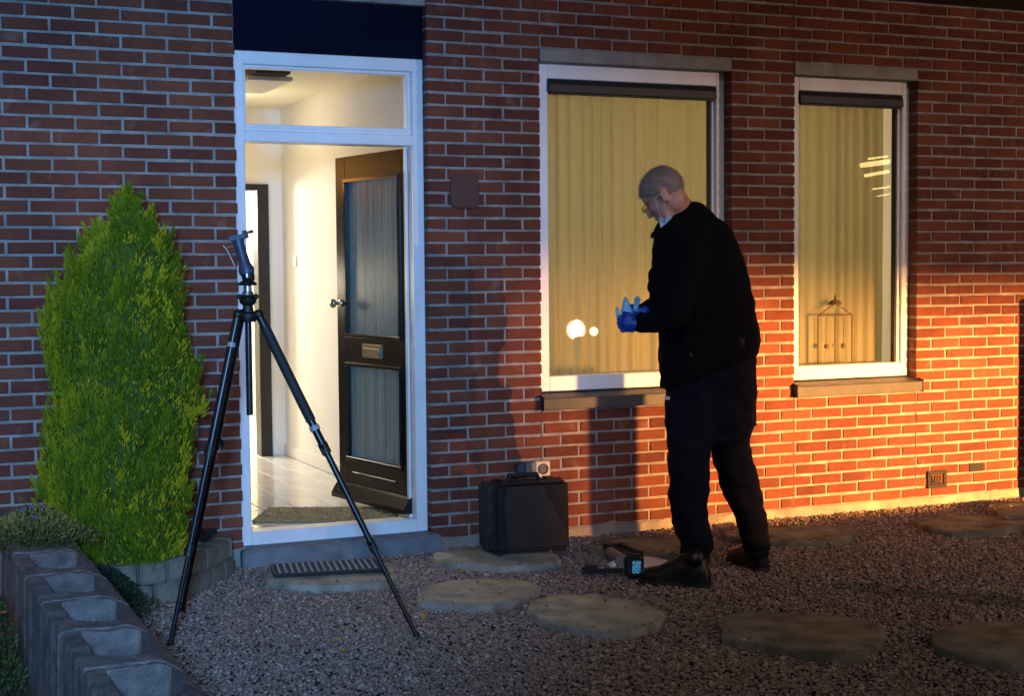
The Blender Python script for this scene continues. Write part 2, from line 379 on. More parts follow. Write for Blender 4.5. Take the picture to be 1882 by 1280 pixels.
part(MB().cbox(-.68, -.17, -.008, .002, .318, .333, .003), 'door_moulding', M['doorgloss'], door)
wb = MB(); wb.loft([[(x, 0, .262), (x, -.02, .255), (x, -.055, .20), (x, -.055, .176), (x, 0, .176)] for x in (-LW_, -.01)])
part(wb, 'weatherboard', M['doorgloss'], door)
lb = part(MB().cbox(-.535, -.315, -.012, .002, .995, 1.072, .004), 'letter_plate', M['brass'], door)
part(MB().cbox(-.515, -.335, -.018, -.011, 1.008, 1.05, .003), 'letter_flap', M['brass'], door)
kn = MB(); kn.lathe([(.022, 0), (.024, .004), (.010, .010), (.009, .035), (.024, .042), (.028, .055), (.018, .066)], (-LW_+.05, -.001, 1.295), 18, (0, -1, 0))
part(kn, 'door_knob', M['brass'], door, smooth=True)
part(MB().cbox(-LW_-.002, -LW_+.003, .012, .034, .52, .64, .001), 'lock_plate', M['steel'], door)
for z in (.36, 1.15, 1.95): part(MB().tube([(.008, .004, z-.05), (.008, .004, z+.05)], .009, 10), 'hinge', M['steel'], door)
# ---- windows
def window(a, b):
    YW = .078; f = MB(); z0, z1 = .806, WT - .006
    f.cbox(a+.001, a+.083, YW, .16, z0, z1, .004); f.cbox(b-.052, b-.001, YW, .16, z0, z1, .004)
    f.cbox(a+.083, b-.052, YW, .16, z0, z0+.082, .004); f.cbox(a+.083, b-.052, YW, .16, z1-.078, z1, .004)
    fo = part(f, 'window', M['white'])
    s = MB(); s.cbox(b-.070, b-.053, YW+.022, .15, z0+.083, z1-.079, .003)
    part(s, 'inner_bead', M['white'], fo)
    part(MB().box(b-.078, b-.0705, YW+.035, .15, z0+.083, z1-.079), 'gasket', M['charcoal'], fo)
    part(MB().box(a+.075, b-.06, .128, .134, z0+.075, z1-.07), 'pane', M['glass'], fo)
    bb = MB(); x0, x1 = a+.084, b-.062; zt_ = z1-.080
    bb.loft([[(x, .125, zt_), (x, .075, zt_-.004), (x, .058, zt_-.030), (x, .056, zt_-.072), (x, .125, zt_-.072)] for x in (x0, x1)])
    part(bb, 'blind_box', M['charcoal'], fo)
    part(MB().cbox(x0+.005, x1-.005, .068, .088, zt_-.084, zt_-.073, .003), 'blind_rail', M['charcoal'], fo)
    sl_ = MB(); xs0, xs1 = a-.012, b+.018
    sl_.loft([[(x, .12, .804), (x, -.042, .778), (x, -.046, .774), (x, -.046, .716), (x, -.03, .714), (x, .12, .714)] for x in (xs0+.008, xs1-.008)])
    so = part(sl_, 'sill', M['sill'], fo)
    for x in (xs0, xs1-.008):
        part(MB().loft([[(q, .076, .812), (q, -.048, .786), (q, -.051, .78), (q, -.051, .712), (q, -.006, .710), (q, -.006, .76), (q, .076, .79)] for q in (x, x+.008)]), 'sill_end', M['charcoal'], fo)
    return fo
win1 = window(*W1); win2 = window(*W2)
# wall fittings that are built into the wall
vt = MB(); x0, x1, z0, z1 = 3.052, 3.20, .105, .212
for bx in ((x0, x1, z0, z0+.022), (x0, x1, z1-.022, z1), (x0, x0+.026, z0+.022, z1-.022), (x1-.026, x1, z0+.022, z1-.022)): vt.cbox(bx[0], bx[1], -.014, .0, bx[2], bx[3], .002)
vo = part(vt, 'vent', M['vent'])
part(MB().box(x0+.026, x1-.026, -.003, .0, z0+.022, z1-.022), 'vent_back', M['brick'], vo)
g = MB()
for i in range(4): xx = x0+.034+i*.021; g.box(xx, xx+.008, -.010, -.003, z0+.022, z1-.03)
g.box(x0+.05, x1-.05, -.012, -.003, z0+.035, z1-.055); part(g, 'vent_grille', M['vent'], vo)
part(MB().cbox(3.383, 3.497, -.006, .002, .188, .240, .003), 'vent', M['vent'])
part(MB().cbox(-1.462, -1.360, -.006, .002, .142, .205, .003), 'vent', M['vent'])
# ---- inside: hallway and lit rooms
def struct(mb, name, m, **k): return tag(mb.build(name, m, **k), kind='structure')
HX0, HX1, HY1, HZ0, HZ1 = -1.55, -.115, 3.25, .14, 2.65
fl = struct(MB().box(HX0, HX1, .17, 6.5, .02, HZ0-.006), 'hall_floor', M['grout'])
tl = {}
for i, x in enumerate(np.arange(-1.5, HX1-.05, .1975)):
    for k in range(9):
        y0 = .235 + k*.60 - (i % 2)*.3; y1 = min(y0+.594, 3.24); y0 = max(y0, .236)
        if y1-y0 < .05: continue
        key = round(y1-y0, 2)
        if key not in tl:
            me = MB().cbox(0, .1905, 0, y1-y0, -.008, 0, .0015).mesh('tile'); me.materials.append(M['tile']); tl[key] = me
        o = bpy.data.objects.new('tile', tl[key]); col.objects.link(o); o.parent = fl; o.location = (x, y0, HZ0+random.uniform(-.0004, .0004))
hw = MB(); hw.box(HX1, HX1+.08, .106, HY1+.1, 0, 2.75)
tag(MB().box(HX0-.08, HX0, .166, HY1+.1, 0, 2.75).build('dark_hall_wall', mat('dark_brown_wall', (.035, .025, .018), .5, .3, 6, stretch=(8, 8, .6))), kind='structure')  # unseen left wall, made dark brown so the door leaf reflects dark
hw.box(HX1+.0, .34, .106, .16, 0, 2.75)
ox0, ox1, oz = -1.05, -.262, 2.065
hw.box(HX0, ox0, HY1, HY1+.1, 0, 2.75); hw.box(ox1, HX1, HY1, HY1+.1, 0, 2.75); hw.box(ox0, ox1, HY1, HY1+.1, oz, 2.75)
hw.box(HX0, DL+.03, .106, .165, 0, 2.75); hw.box(HX0, HX1, .106, .165, 2.60, 2.75)
struct(hw, 'hall_wall', M['hallwall'])
struct(MB().box(HX0, HX1, .166, HY1, HZ1, HZ1+.05), 'hall_ceiling', M['hallceil'])
sk = MB(); sk.cbox(HX1-.012, HX1-.0005, .2, HY1-.001, HZ0+.001, HZ0+.085, .003); sk.cbox(ox1+.045, HX1-.013, HY1-.012, HY1-.0005, HZ0+.001, HZ0+.085, .003)
struct(sk, 'skirting', M['hallwall'])
df = MB(); df.cbox(ox1-.042, ox1+.042, HY1-.03, HY1+.12, HZ0, oz+.042, .004); df.cbox(ox0-.04, ox0+.04, HY1-.03, HY1+.12, HZ0, oz+.042, .004); df.cbox(ox0+.04, ox1-.042, HY1-.03, HY1+.12, oz-.002, oz+.042, .004)
tag(df.build('inner_door_frame', M['darkwood']), 'dark brown inner door frame at the end of the hallway', 'door frame')
br = MB()
br.box(-2.6, 1.0, 6.5, 6.55, 0, 2.8); br.box(-2.65, -2.6, HY1+.1, 6.55, 0, 2.8); br.box(1.0, 1.05, HY1+.1, 6.55, 0, 2.8); br.box(-2.6, 1.0, HY1+.1, 6.5, 2.75, 2.8)
br.box(-2.6, HX0, HY1+.06, HY1+.1, 0, 2.8); br.box(HX1+.08, 1.0, HY1+.06, HY1+.1, 0, 2.8); br.box(-2.6, HX0, HY1+.1, 6.5, .0, .13); br.box(HX1, 1, HY1+.1, 6.5, .0, .13)
struct(br, 'back_room_wall', M['hallwall'])
wr = MB(); wr.box(.30, .34, .106, 2.6, .2, 2.8); wr.box(3.2, 3.24, .106, 2.6, .2, 2.8); wr.box(.34, 3.2, 2.6, 2.65, .2, 2.8); wr.box(.34, 3.2, .106, 2.6, 2.75, 2.8); wr.box(.34, 3.2, .106, 2.6, .2, .25)
struct(wr, 'living_room_wall', M['hallwall'])
# curtain: translucent pleated cloth
cm = bpy.data.materials.new('net_curtain'); cm.use_nodes = True; n = cm.node_tree.nodes; l = cm.node_tree.links; b = n['Principled BSDF']
b.inputs['Base Color'].default_value = (.30, .27, .17, 1); b.inputs['Roughness'].default_value = .9
tr = n.new('ShaderNodeBsdfTranslucent'); tr.inputs[0].default_value = (.78, .73, .54, 1); ms = n.new('ShaderNodeMixShader'); ms.inputs[0].default_value = .62
nz = n.new('ShaderNodeTexNoise'); nz.inputs['Scale'].default_value = 400; tc = n.new('ShaderNodeTexCoord'); l.new(tc.outputs['Object'], nz.inputs[0])
bp = n.new('ShaderNodeBump'); bp.inputs['Strength'].default_value = .2; bp.inputs['Distance'].default_value = .002; l.new(nz.outputs[0], bp.inputs['Height']); l.new(bp.outputs[0], b.inputs['Normal'])
l.new(b.outputs[0], ms.inputs[1]); l.new(tr.outputs[0], ms.inputs[2]); l.new(ms.outputs[0], n['Material Output'].inputs[0])
def curtain(xa, xb, seed, label):
    n = int((xb-xa)/.008); r = random.Random(seed); ph = 0; prof = []
    for i in range(n+1):
        x = xa + (xb-xa)*i/n; ph += .008*2*PI/(.035 + .075*(.5+.5*noise.noise((x*6, seed, 0))))
        prof.append((x, .265 + (.011 + .012*noise.noise((x*3, seed, 7)))*math.sin(ph) + .006*math.sin(ph*.43+1)))
    mb = MB(); zs = [.74, .9, 1.2, 1.6, 2.0, 2.4, 2.72]
    for z in zs:
        for x, y in prof: mb.v.append((x + .004*noise.noise((x*5, z*2, 3)), .265 + (y-.265)*(1.15 - .2*(z-.74)) , z))
    for j in range(len(zs)-1):
        for i in range(n): a = j*(n+1)+i; mb.f.append((a, a+1, a+n+2, a+n+1))
    o = mb.build('curtain', cm, smooth=True)
    sd = o.modifiers.new('t', 'SOLIDIFY'); sd.thickness = .0012
    return tag(o, label, 'curtain', 'net curtains behind the windows')
curtain(.37, W1[1]+.02, 3, 'yellowish pleated curtain behind the wider window beside the man')
curtain(W2[0]-.05, W2[1]-.045, 9, 'yellowish pleated curtain behind the narrow right window')
# lights of the house
def point(name, loc, p, c, r=.1):
    L = bpy.data.lights.new(name, 'POINT'); L.energy = p; L.color = c; L.shadow_soft_size = r
    o = bpy.data.objects.new(name, L); col.objects.link(o); o.location = loc; return o
cl = empty('ceiling_lamp', (-.78, 1.30, HZ1), 'grey flat ceiling lamp seen through the glass above the door', 'lamp')
lb_ = MB(); lb_.cbox(-.10, .10, -.36, .30, -.055, -.001, .006); o = lb_.build('lamp_body', M['bluegrey'], cl)
o = MB().cbox(-.13, .13, -.30, .36, -.085, -.058, .006).build('lamp_diffuser', mat('lamp_glass', (.7, .68, .6), .4, .02, 4), cl)
point('hall_ceiling_light', (-.75, 2.3, 2.45), 7, (1, .84, .55), .1)
point('hall_light', (-1.15, 2.2, 1.4), 17, (1, .86, .62), .12)
point('back_room_light', (-1.0, 4.4, 2.0), 240, (1, .93, .80), .15)
point('living_room_light', (1.7, 1.9, 1.7), 44, (1, .85, .56), .25)

t_ = (-.1155-CAM[0])/ray(543, 480)[0]; ps = CAM+ray(543, 480)*t_; sw = empty('light_switch', (-.1155, float(ps[1]), float(ps[2])), 'small white light switch on the hallway wall', 'switch'); so_ = MB().cbox(-.010, 0, -.04, .04, -.04, .04, .003).build('switch_plate', M['white'], sw); MB().cbox(-.014, -.0101, -.02, .02, -.025, .025, .002).build('switch_rocker', M['white'], sw)
wlm = empty('hall_wall_lamp', (-1.545, 2.15, 2.15), 'warm wall lamp hidden on the left side of the hallway', 'lamp')
MB().lathe([(.10, -.10), (.075, .10), (.07, .10), (.095, -.10)], (.10, 0, 0), 18).build('lamp_shade', mat('amber_shade', (.6, .3, .08), .6, emit=(1, .42, .06, 9)), wlm)
MB().cbox(-.004, .03, -.04, .04, -.06, .06, .004).build('lamp_bracket', M['brass'], wlm)
# lantern on the inner sill of the right window
ln = empty('window_lantern', (2.50, .185, .885), 'faint wire lantern standing behind the glass of the right window', 'lantern')
lm = mat('lantern_wire', (.10, .065, .04), .6, .2, 20)
q = MB(); hw_ = .125
for x in (-hw_, 0, hw_): q.tube([(x, 0, 0), (x, 0, .30)], .0045, 6)
q.tube([(-hw_, 0, .30), (hw_, 0, .30)], .006, 6); q.tube([(-hw_, 0, .004), (hw_, 0, .004)], .006, 6)
for sgn in (-1, 1):
    q.tube([(sgn*hw_, 0, .30), (sgn*.04, 0, .35), (0, 0, .37)], .0035, 6); q.tube([(sgn*.062, 0, .29), (sgn*.062, 0, .12)], .002, 5); q.sph((sgn*.062, 0, .11), .016, 8)
q.build('lantern_frame', lm, ln); MB().lathe([(.045, .365), (.03, .385), (.008, .395), (.006, .42), (.001, .425)], (0,0,0), 12).build('lantern_top', lm, ln)

# ------------------------------------------------------------------ small fittings on the wall
pl = MB(); prof = []
for k in range(32):
    t = 2*PI*k/32; c_, s_ = math.cos(t), math.sin(t); e_ = .45
    prof.append((abs(c_)**e_*math.copysign(.0825, c_), abs(s_)**e_*math.copysign(.0905, s_)))
pl.loft([[(-.010+x*k, y, 1.897+z*k) for x, z in prof] for y, k in ((-.001, 1), (-.010, 1), (-.013, .95))])
tag(pl.build('wall_plate', mat('brown_plate', (.085, .032, .024), .6, .08, 6)), 'plain dark brown rounded plate on the bricks right of the door', 'plate')
sk_ = empty('wall_socket', (.36, 0, .39), 'grey and cream outdoor socket on the wall just above the black case', 'socket')
MB().cbox(-.095, -.05, -.05, -.001, -.045, .045, .004).build('socket_box', M['bluegrey'], sk_)
MB().cbox(-.048, .012, -.055, -.001, -.048, .048, .004).build('socket_cover', mat('grey_cover', (.12, .12, .125), .5), sk_)
cr = mat('cream_plastic', (.62, .54, .38), .5, .05, 6)
MB().cbox(.014, .102, -.045, -.001, -.048, .048, .005).build('socket_plate', cr, sk_)
sp = MB(); sp.lathe([(.030, 0), (.030, .006), (.024, .007), (.022, .001)], (.058, -.045, .006), 20, (0, -1, 0)); sp.build('socket_outlet', M['bluegrey'], sk_)

# ------------------------------------------------------------------ stepping slabs
def slab_poly(pts, n=5):                                     # rounded polygon (Chaikin)
    p = [np.array(q, float) for q in pts]
    for _ in range(2):
        p = [x for a, b in zip(p, p[1:]+p[:1]) for x in (a*.75+b*.25, a*.25+b*.75)]
    q_ = []
    for a, b in zip(p, p[1:]+p[:1]):
        for t in (0, .33, .66): x = a+(b-a)*t; q_.append(x+np.array([noise.noise((x[0]*9, x[1]*9, 1)), noise.noise((x[0]*9, x[1]*9, 5))])*.022)
    return q_
SL = {}
def slab(pts, label, top=.034):
    p = slab_poly(pts); c = sum(p)/len(p); mb = MB(); N = len(p)
    def ring(k, z, jit=0): return [(c[0]+(q[0]-c[0])*k + jit*noise.noise((q[0]*25, q[1]*25, z)), c[1]+(q[1]-c[1])*k + jit*noise.noise((q[0]*25, q[1]*25, z+9)), z + (jit*.3*noise.noise((q[0]*12, q[1]*12, 1)) if z > 0 else 0)) for q in p]
    mb.loft([ring(.97, -.05), ring(1.0, -.01, .012), ring(1.0, top-.012, .010), ring(.985, top-.003, .006), ring(.96, top, .004), ring(.5, top+.001)])
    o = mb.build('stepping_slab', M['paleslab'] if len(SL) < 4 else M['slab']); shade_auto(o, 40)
    SL[label] = p; return tag(o, label, 'slab', 'stepping slabs laid in the gravel')
slab([(-1.20, -.26), (-1.26, -.62), (-1.02, -.80), (-.72, -.84), (-.60, -.55), (-.66, -.30)], 'pale stepping slab under the rubber mat below the door')
slab([(-.34, -.26), (-.36, -.55), (-.10, -.76), (.14, -.78), (.27, -.6), (.22, -.28), (-.1, -.15)], 'stepping slab carrying the black case')
slab([(-.76, -1.10), (-.74, -1.36), (-.46, -1.52), (-.16, -1.26), (-.13, -1.08), (-.44, -.88)], 'pale stepping slab in the gravel in front of the black case')
slab([(-.45, -1.62), (-.36, -2.05), (-.16, -2.20), (.14, -1.95), (.06, -1.55), (-.18, -1.38)], 'stepping slab nearest the foot of the man')
slab([(.17, -2.2), (.08, -2.45), (.30, -2.84), (.45, -2.86), (.77, -2.58), (.79, -2.38), (.38, -2.0)], 'mossy stepping slab in the front of the gravel, right of centre')
slab([(.82, -2.68), (.72, -3.0), (.90, -3.32), (1.25, -3.1), (1.3, -2.6)], 'stepping slab cut off by the right edge of the photo')
slab([(.42, -.30), (.50, -.74), (.86, -.86), (1.16, -.62), (1.12, -.25)], 'dim slab by the wall behind the legs of the man', .03)
slab([(1.28, -.42), (1.36, -.74), (1.7, -.88), (2.02, -.74), (2.05, -.48), (1.6, -.28)], 'brownish slab by the wall right of the man', .03)
slab([(2.46, -.56), (2.40, -.96), (2.80, -1.06), (3.06, -.84), (2.88, -.48)], 'slab by the wall under the square vent', .035)
slab([(3.14, -.36), (3.10, -.74), (3.5, -.8), (3.8, -.5), (3.5, -.24)], 'slab in the far right corner against the wall', .035)

# ------------------------------------------------------------------ gravel
def inside(px, py, poly, k=.97):
    c = sum(poly)/len(poly); q = [c+(a-c)*k for a in poly]; r = np.zeros(len(px), bool); j = len(q)-1
    for i in range(len(q)):
        xi, yi = q[i]; xj, yj = q[j]
        r ^= ((yi > py) != (yj > py)) & (px < (xj-xi)*(py-yi)/(yj-yi+1e-12)+xi); j = i
    return r
BED = [np.array(q) for q in [(-1.37, .1), (-1.40, -.20), (-1.66, -.55), (-1.86, -.62), (-2.3, -.62), (-2.3, .1)]]
NP = 185000
X = rng.uniform(-1.99, 4.4, NP); Y = rng.uniform(-3.95, -.012, NP)
d = np.stack([X-CAM[0], Y-CAM[1], np.full(NP, -CAM[2])], 1); q = d@FW; uu = 941+FPX*(d@RT)/q; vv = 640-FPX*(d@UP)/q
k = (uu > -25) & (uu < 1910) & (vv < 1310)
ontop = np.zeros(NP, bool)
for p in SL.values():
    i_ = inside(X, Y, p); st_ = i_ & (rng.random(NP) < np.where(inside(X, Y, p, .88), .006, .07)); ontop |= st_; k &= ~i_ | st_
k &= ~inside(X, Y, BED, 1.0); k &= ~((X > DL-.03) & (X < DR+.04) & (Y > -.07))
X, Y = X[k], Y[k]; ontop = ontop[k]; n_ = len(X)
bm = bmesh.new(); bmesh.ops.create_icosphere(bm, subdivisions=1, radius=1); bm.verts.index_update()
iv = np.array([q.co[:] for q in bm.verts]); fi = np.array([[q.index for q in f.verts] for f in bm.faces]); bm.free()
r = rng.uniform(.0042, .0102, n_)*rng.uniform(.85, 1.15, n_)*(1+.35*(rng.random(n_) > .93)); sc = np.stack([r*rng.uniform(.8, 1.35, n_), r*rng.uniform(.7, 1.1, n_), r*rng.uniform(.5, .8, n_)], 1)
V = iv[None]*sc[:, None, :]*(1+rng.uniform(-.22, .22, (n_, len(iv), 1)))
a = rng.uniform(0, 2*PI, n_); tlt = rng.normal(0, .35, n_); ca, sa, ct, st = np.cos(a)[:, None], np.sin(a)[:, None], np.cos(tlt)[:, None], np.sin(tlt)[:, None]
x, y, z = V[..., 0], V[..., 1], V[..., 2]; y, z = y*ct-z*st, y*st+z*ct; x, y = x*ca-y*sa, x*sa+y*ca
V = np.stack([x+X[:, None], y+Y[:, None], z+(rng.uniform(-.014, .004, n_)+ontop*.040)[:, None]], 2).reshape(-1, 3)
FI = (fi[None]+(np.arange(n_)*len(iv))[:, None, None]).reshape(-1, 3)
me = bpy.data.meshes.new('gravel'); me.vertices.add(len(V)); me.vertices.foreach_set('co', V.ravel()); me.loops.add(FI.size); me.loops.foreach_set('vertex_index', FI.ravel())
me.polygons.add(len(FI)); me.polygons.foreach_set('loop_start', np.arange(0, FI.size, 3)); me.polygons.foreach_set('loop_total', np.full(len(FI), 3)); me.update(calc_edges=True)
at_ = me.attributes.new('tint', 'FLOAT', 'POINT'); at_.data.foreach_set('value', np.repeat(rng.random(n_), len(iv)))
me.materials.append(tint_mat('gravel', [(0, (.15, .096, .074)), (.35, (.235, .158, .123)), (.75, (.31, .215, .172)), (.96, (.45, .36, .30)), (1, (.50, .30, .10))], .7, .3, 200, 60, .12))
o = bpy.data.objects.new('gravel', me); col.objects.link(o); tag(o, 'grey and purplish loose gravel covering the front garden', 'gravel', kind='stuff')
# fallen yellow leaves
leafm = mat('yellow_leaf', (.45, .22, .03), .7, .3, 30)
for i, (u, v, s) in enumerate([(852, 1051, .022), (782, 1134, .026), (620, 1178, .016), (845, 1048, .016), (1530, 1000, .018), (770, 1040, .014), (1640, 1056, .014), (935, 1222, .012), (632, 1194, .012), (510, 1118, .013)]):
    p = on_z(u, v, .016); mb = MB(); aa = random.uniform(0, 6); n0 = 9
    vs = [(s*(.55+.45*abs(math.cos(1.5*t+aa)))*math.cos(t), s*.7*math.sin(t), .35*s*math.cos(2*t+aa)) for t in [2*PI*k/n0 for k in range(n0)]]
    mb.loft([[(x*1, y*1, z) for x, y, z in vs], [(x*.98, y*.98, z+.0015) for x, y, z in vs]])
    o = mb.build('fallen_leaf', leafm); o.location = tuple(map(float, p)); o.rotation_euler = (random.uniform(-.3, .3), random.uniform(-.3, .3), aa)
    tag(o, ['yellow fallen leaf on the gravel beside the slab with the case', 'larger yellow leaf near the right tripod foot', 'small yellow leaf left of the right tripod foot', 'small yellow leaf touching the leaf beside the case slab', 'yellow leaf on the gravel right of the far boot of the man', 'tiny yellow leaf between the rubber mat and the case slab', 'small yellow leaf alone on the gravel far right of the man', 'tiny yellow leaf near the bottom edge, below the slabs', 'tiny yellow leaf on the gravel between the tripod feet, lower one', 'small yellow leaf in the gravel below the rubber mat'][i], 'leaf', 'fallen leaves on the gravel')

# ------------------------------------------------------------------ rubber mat, coir mat
rm = empty('rubber_mat', (-.93, -.47, .043), 'black rubber grid mat lying on the slab outside the door', 'mat')
rm.rotation_euler = (0, 0, R_(-11))
g = MB(); A, B = .27, .13
g.cbox(-A, A, -B, -B+.014, 0, .016, .003); g.cbox(-A, A, B-.014, B, 0, .016, .003); g.cbox(-A, -A+.014, -B+.014, B-.014, 0, .016, .003); g.cbox(A-.014, A, -B+.014, B-.014, 0, .016, .003)
g.build('mat_border', M['blackrubber'], rm)
g = MB()
for i in range(17):
    x = -A+.03+i*.0305; g.box(x, x+.007, -B+.014, B-.014, .001, .012)
for j in range(7):
    y = -B+.03+j*.034; g.box(-A+.014, A-.014, y, y+.007, .002, .0135)
g.build('mat_grid', M['blackrubber'], rm)
g = MB()
for i in range(17):
    for j in range(7): g.lathe([(.006, .0), (.006, .0165), (.004, .0185)], (-A+.0335+i*.0305, -B+.0335+j*.034, 0), 6)
tag(g.build('mat_studs', mat('worn_rubber', (.24, .24, .23), .6), rm), kind='stuff')
cmx = MB(); P4 = [(-1.07, .45), (-.38, .125), (-.20, .52), (-.88, .845)]
cmx.loft([[(x, y, z) for x, y in P4] for z in (HZ0+.002, HZ0+.013)]); o = cmx.build('coir_mat', M['coir']); tag(o, 'brown coir doormat on the hall floor just inside the door', 'mat')
hv = MB()
for _ in range(2600):
    s_, t_ = random.random(), random.random(); s_ = .01+.98*s_; t_ = .01+.98*t_; x = -1.07+.69*s_+.19*t_; y = .45-.325*s_+.395*t_
    h = random.uniform(.003, .008); w_ = .006; aa = random.uniform(0, PI); dx, dy = w_*math.cos(aa), w_*math.sin(aa); z = HZ0+.012
    hv.add([(x-dx, y-dy, z), (x+dx, y+dy, z), (x+dy*.6, y-dx*.6, z+h)], [(0, 1, 2)])
hv.build('coir_pile', M['coir'], o)

# ------------------------------------------------------------------ conifer
tree = empty('conifer', (-1.87, -.46, 0), 'tall yellow-green columnar conifer standing against the wall left of the door', 'tree')
TD = 6.87
def tr_w(p): return (p[0]+1.87, p[1]+.46, p[2])
tk = MB(); tk.tube([(0, 0, .05), (.01, 0, .5), (.0, .01, 1.1), (.02, 0, 1.75)], [.05, .042, .03, .008], 10); tk.build('trunk', mat('bark', (.06, .04, .025), .95, .3, 20, 1, 40), tree)
for k in range(9):
    z = .3+k*.1; aa = k*2.4; L = .16+.05*math.sin(k); b_ = MB(); b_.tube([(0, 0, z), (L*.6*math.cos(aa), L*.6*math.sin(aa), z+.06), (L*math.cos(aa), L*math.sin(aa), z+.2)], [.012, .009, .003], 6); b_.build('limb', bpy.data.materials['bark'], tree)
cr_ = MB(); tints = []
def outline(v):
    for (v0, a0, b0), (v1, a1, b1) in zip(TREE_OUT, TREE_OUT[1:]):
        if v0 <= v <= v1: t = (v-v0)/(v1-v0); return a0+(a1-a0)*t, b0+(b1-b0)*t
    return None
def spray(p, d, L, w_, t):
    d = d/np.linalg.norm(d); s = np.cross(d, rng.normal(size=3)); s /= np.linalg.norm(s); n2 = np.cross(d, s); o = len(cr_.v)
    pts = [p - s*w_*.25, p + s*w_*.25, p + d*L*.55 + s*w_*.8 + n2*w_*.4, p + d*L + s*w_*.1, p + d*L*.6 - s*w_*.7 + n2*w_*.3, p+d*L*.4 + n2*w_*.9, p+d*L*.85 + n2*w_*.7]
    cr_.v += [tuple(q) for q in pts]; cr_.f += [(o, o+1, o+2), (o, o+2, o+3), (o, o+3, o+4), (o, o+5, o+3), (o+5, o+6, o+3)]; tints.extend([t]*7)
NS = 40000
for i in range(NS):
    v = 345 + (1055-345)*rng.random()**.85; ab = outline(v)
    if ab is None: continue
    a_, b_ = ab; hwid = (b_-a_)/2*TD/FPX; cc = at((a_+b_)/2, v, TD)
    th = rng.uniform(0, 2*PI); rr = rng.uniform(.62, 1.0)**.5
    clump = noise.noise((math.cos(th)*2.2, math.sin(th)*2.2, v*.012)); cl2 = noise.noise((math.cos(th)*6, math.sin(th)*6, v*.035))
    rr *= 1 - .10*max(0, -clump*2) - .07*max(0, -cl2*2)
    rad = max(hwid, .02); out = RT*math.cos(th) + np.array([FW[0], FW[1], 0])*math.sin(th)
    p = cc + out*rad*rr*.93; dirn = out*rng.uniform(.15, .7) + np.array([0, 0, 1.0]) + rng.normal(0, .22, 3)
    t = .45 + .34*clump + .20*cl2 + rng.normal(0, .09) + .18*(rr-.85) + (.12 if v < 500 else 0) - .17*math.cos(th)  # left and top sprays tinted yellower: warm side light painted into the foliage
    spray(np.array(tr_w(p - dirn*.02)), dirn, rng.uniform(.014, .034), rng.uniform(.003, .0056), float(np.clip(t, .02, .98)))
for i in range(620):
    v = 350 + 690*rng.random()**.85; ab = outline(v); a_, b_ = ab; rad = max((b_-a_)/2*TD/FPX, .02); cc = at((a_+b_)/2, v, TD); th = rng.uniform(0, 2*PI)
    out = RT*math.cos(th) + np.array([FW[0], FW[1], 0])*math.sin(th); L = rng.uniform(.08, .15)*min(1, .4+rad*2.2); base = cc + out*rad*rng.uniform(.80, .925) - np.array([0, 0, L*.35])
    axis = out*rng.uniform(.12, .38) + np.array([0, 0, 1.0]) + rng.normal(0, .10, 3); axis /= np.linalg.norm(axis)
    pt_ = .46 + .26*noise.noise((math.cos(th)*2.2, math.sin(th)*2.2, v*.012)) - .17*math.cos(th) + rng.normal(0, .075)  # plumes carry the same painted warm light on their left
    for j in range(58):
        t = rng.random(); rd = rng.normal(size=3); rd -= axis*(rd@axis); rd /= np.linalg.norm(rd)
        p = base + axis*L*t + rd*.022*(1-t)**.6*rng.random(); dd = axis + rd*.45*(1-.6*t) + rng.normal(0, .1, 3)
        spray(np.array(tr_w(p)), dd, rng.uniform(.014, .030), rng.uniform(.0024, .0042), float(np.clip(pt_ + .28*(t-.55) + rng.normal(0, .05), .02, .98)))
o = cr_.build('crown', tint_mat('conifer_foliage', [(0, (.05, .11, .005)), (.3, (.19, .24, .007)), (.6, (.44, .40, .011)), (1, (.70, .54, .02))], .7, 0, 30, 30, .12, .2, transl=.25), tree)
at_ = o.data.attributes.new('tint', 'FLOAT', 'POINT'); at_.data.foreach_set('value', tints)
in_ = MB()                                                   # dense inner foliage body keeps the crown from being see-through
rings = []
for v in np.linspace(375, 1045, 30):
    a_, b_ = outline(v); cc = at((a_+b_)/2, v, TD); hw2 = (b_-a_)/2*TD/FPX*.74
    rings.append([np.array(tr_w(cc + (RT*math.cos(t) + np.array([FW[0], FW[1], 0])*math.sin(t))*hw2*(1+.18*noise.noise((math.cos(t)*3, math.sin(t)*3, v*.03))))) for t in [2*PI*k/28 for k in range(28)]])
in_.loft(rings); o = in_.build('inner_crown', mat('inner_foliage', (.05, .09, .006), .95, .5, 40, 1, 60), tree)

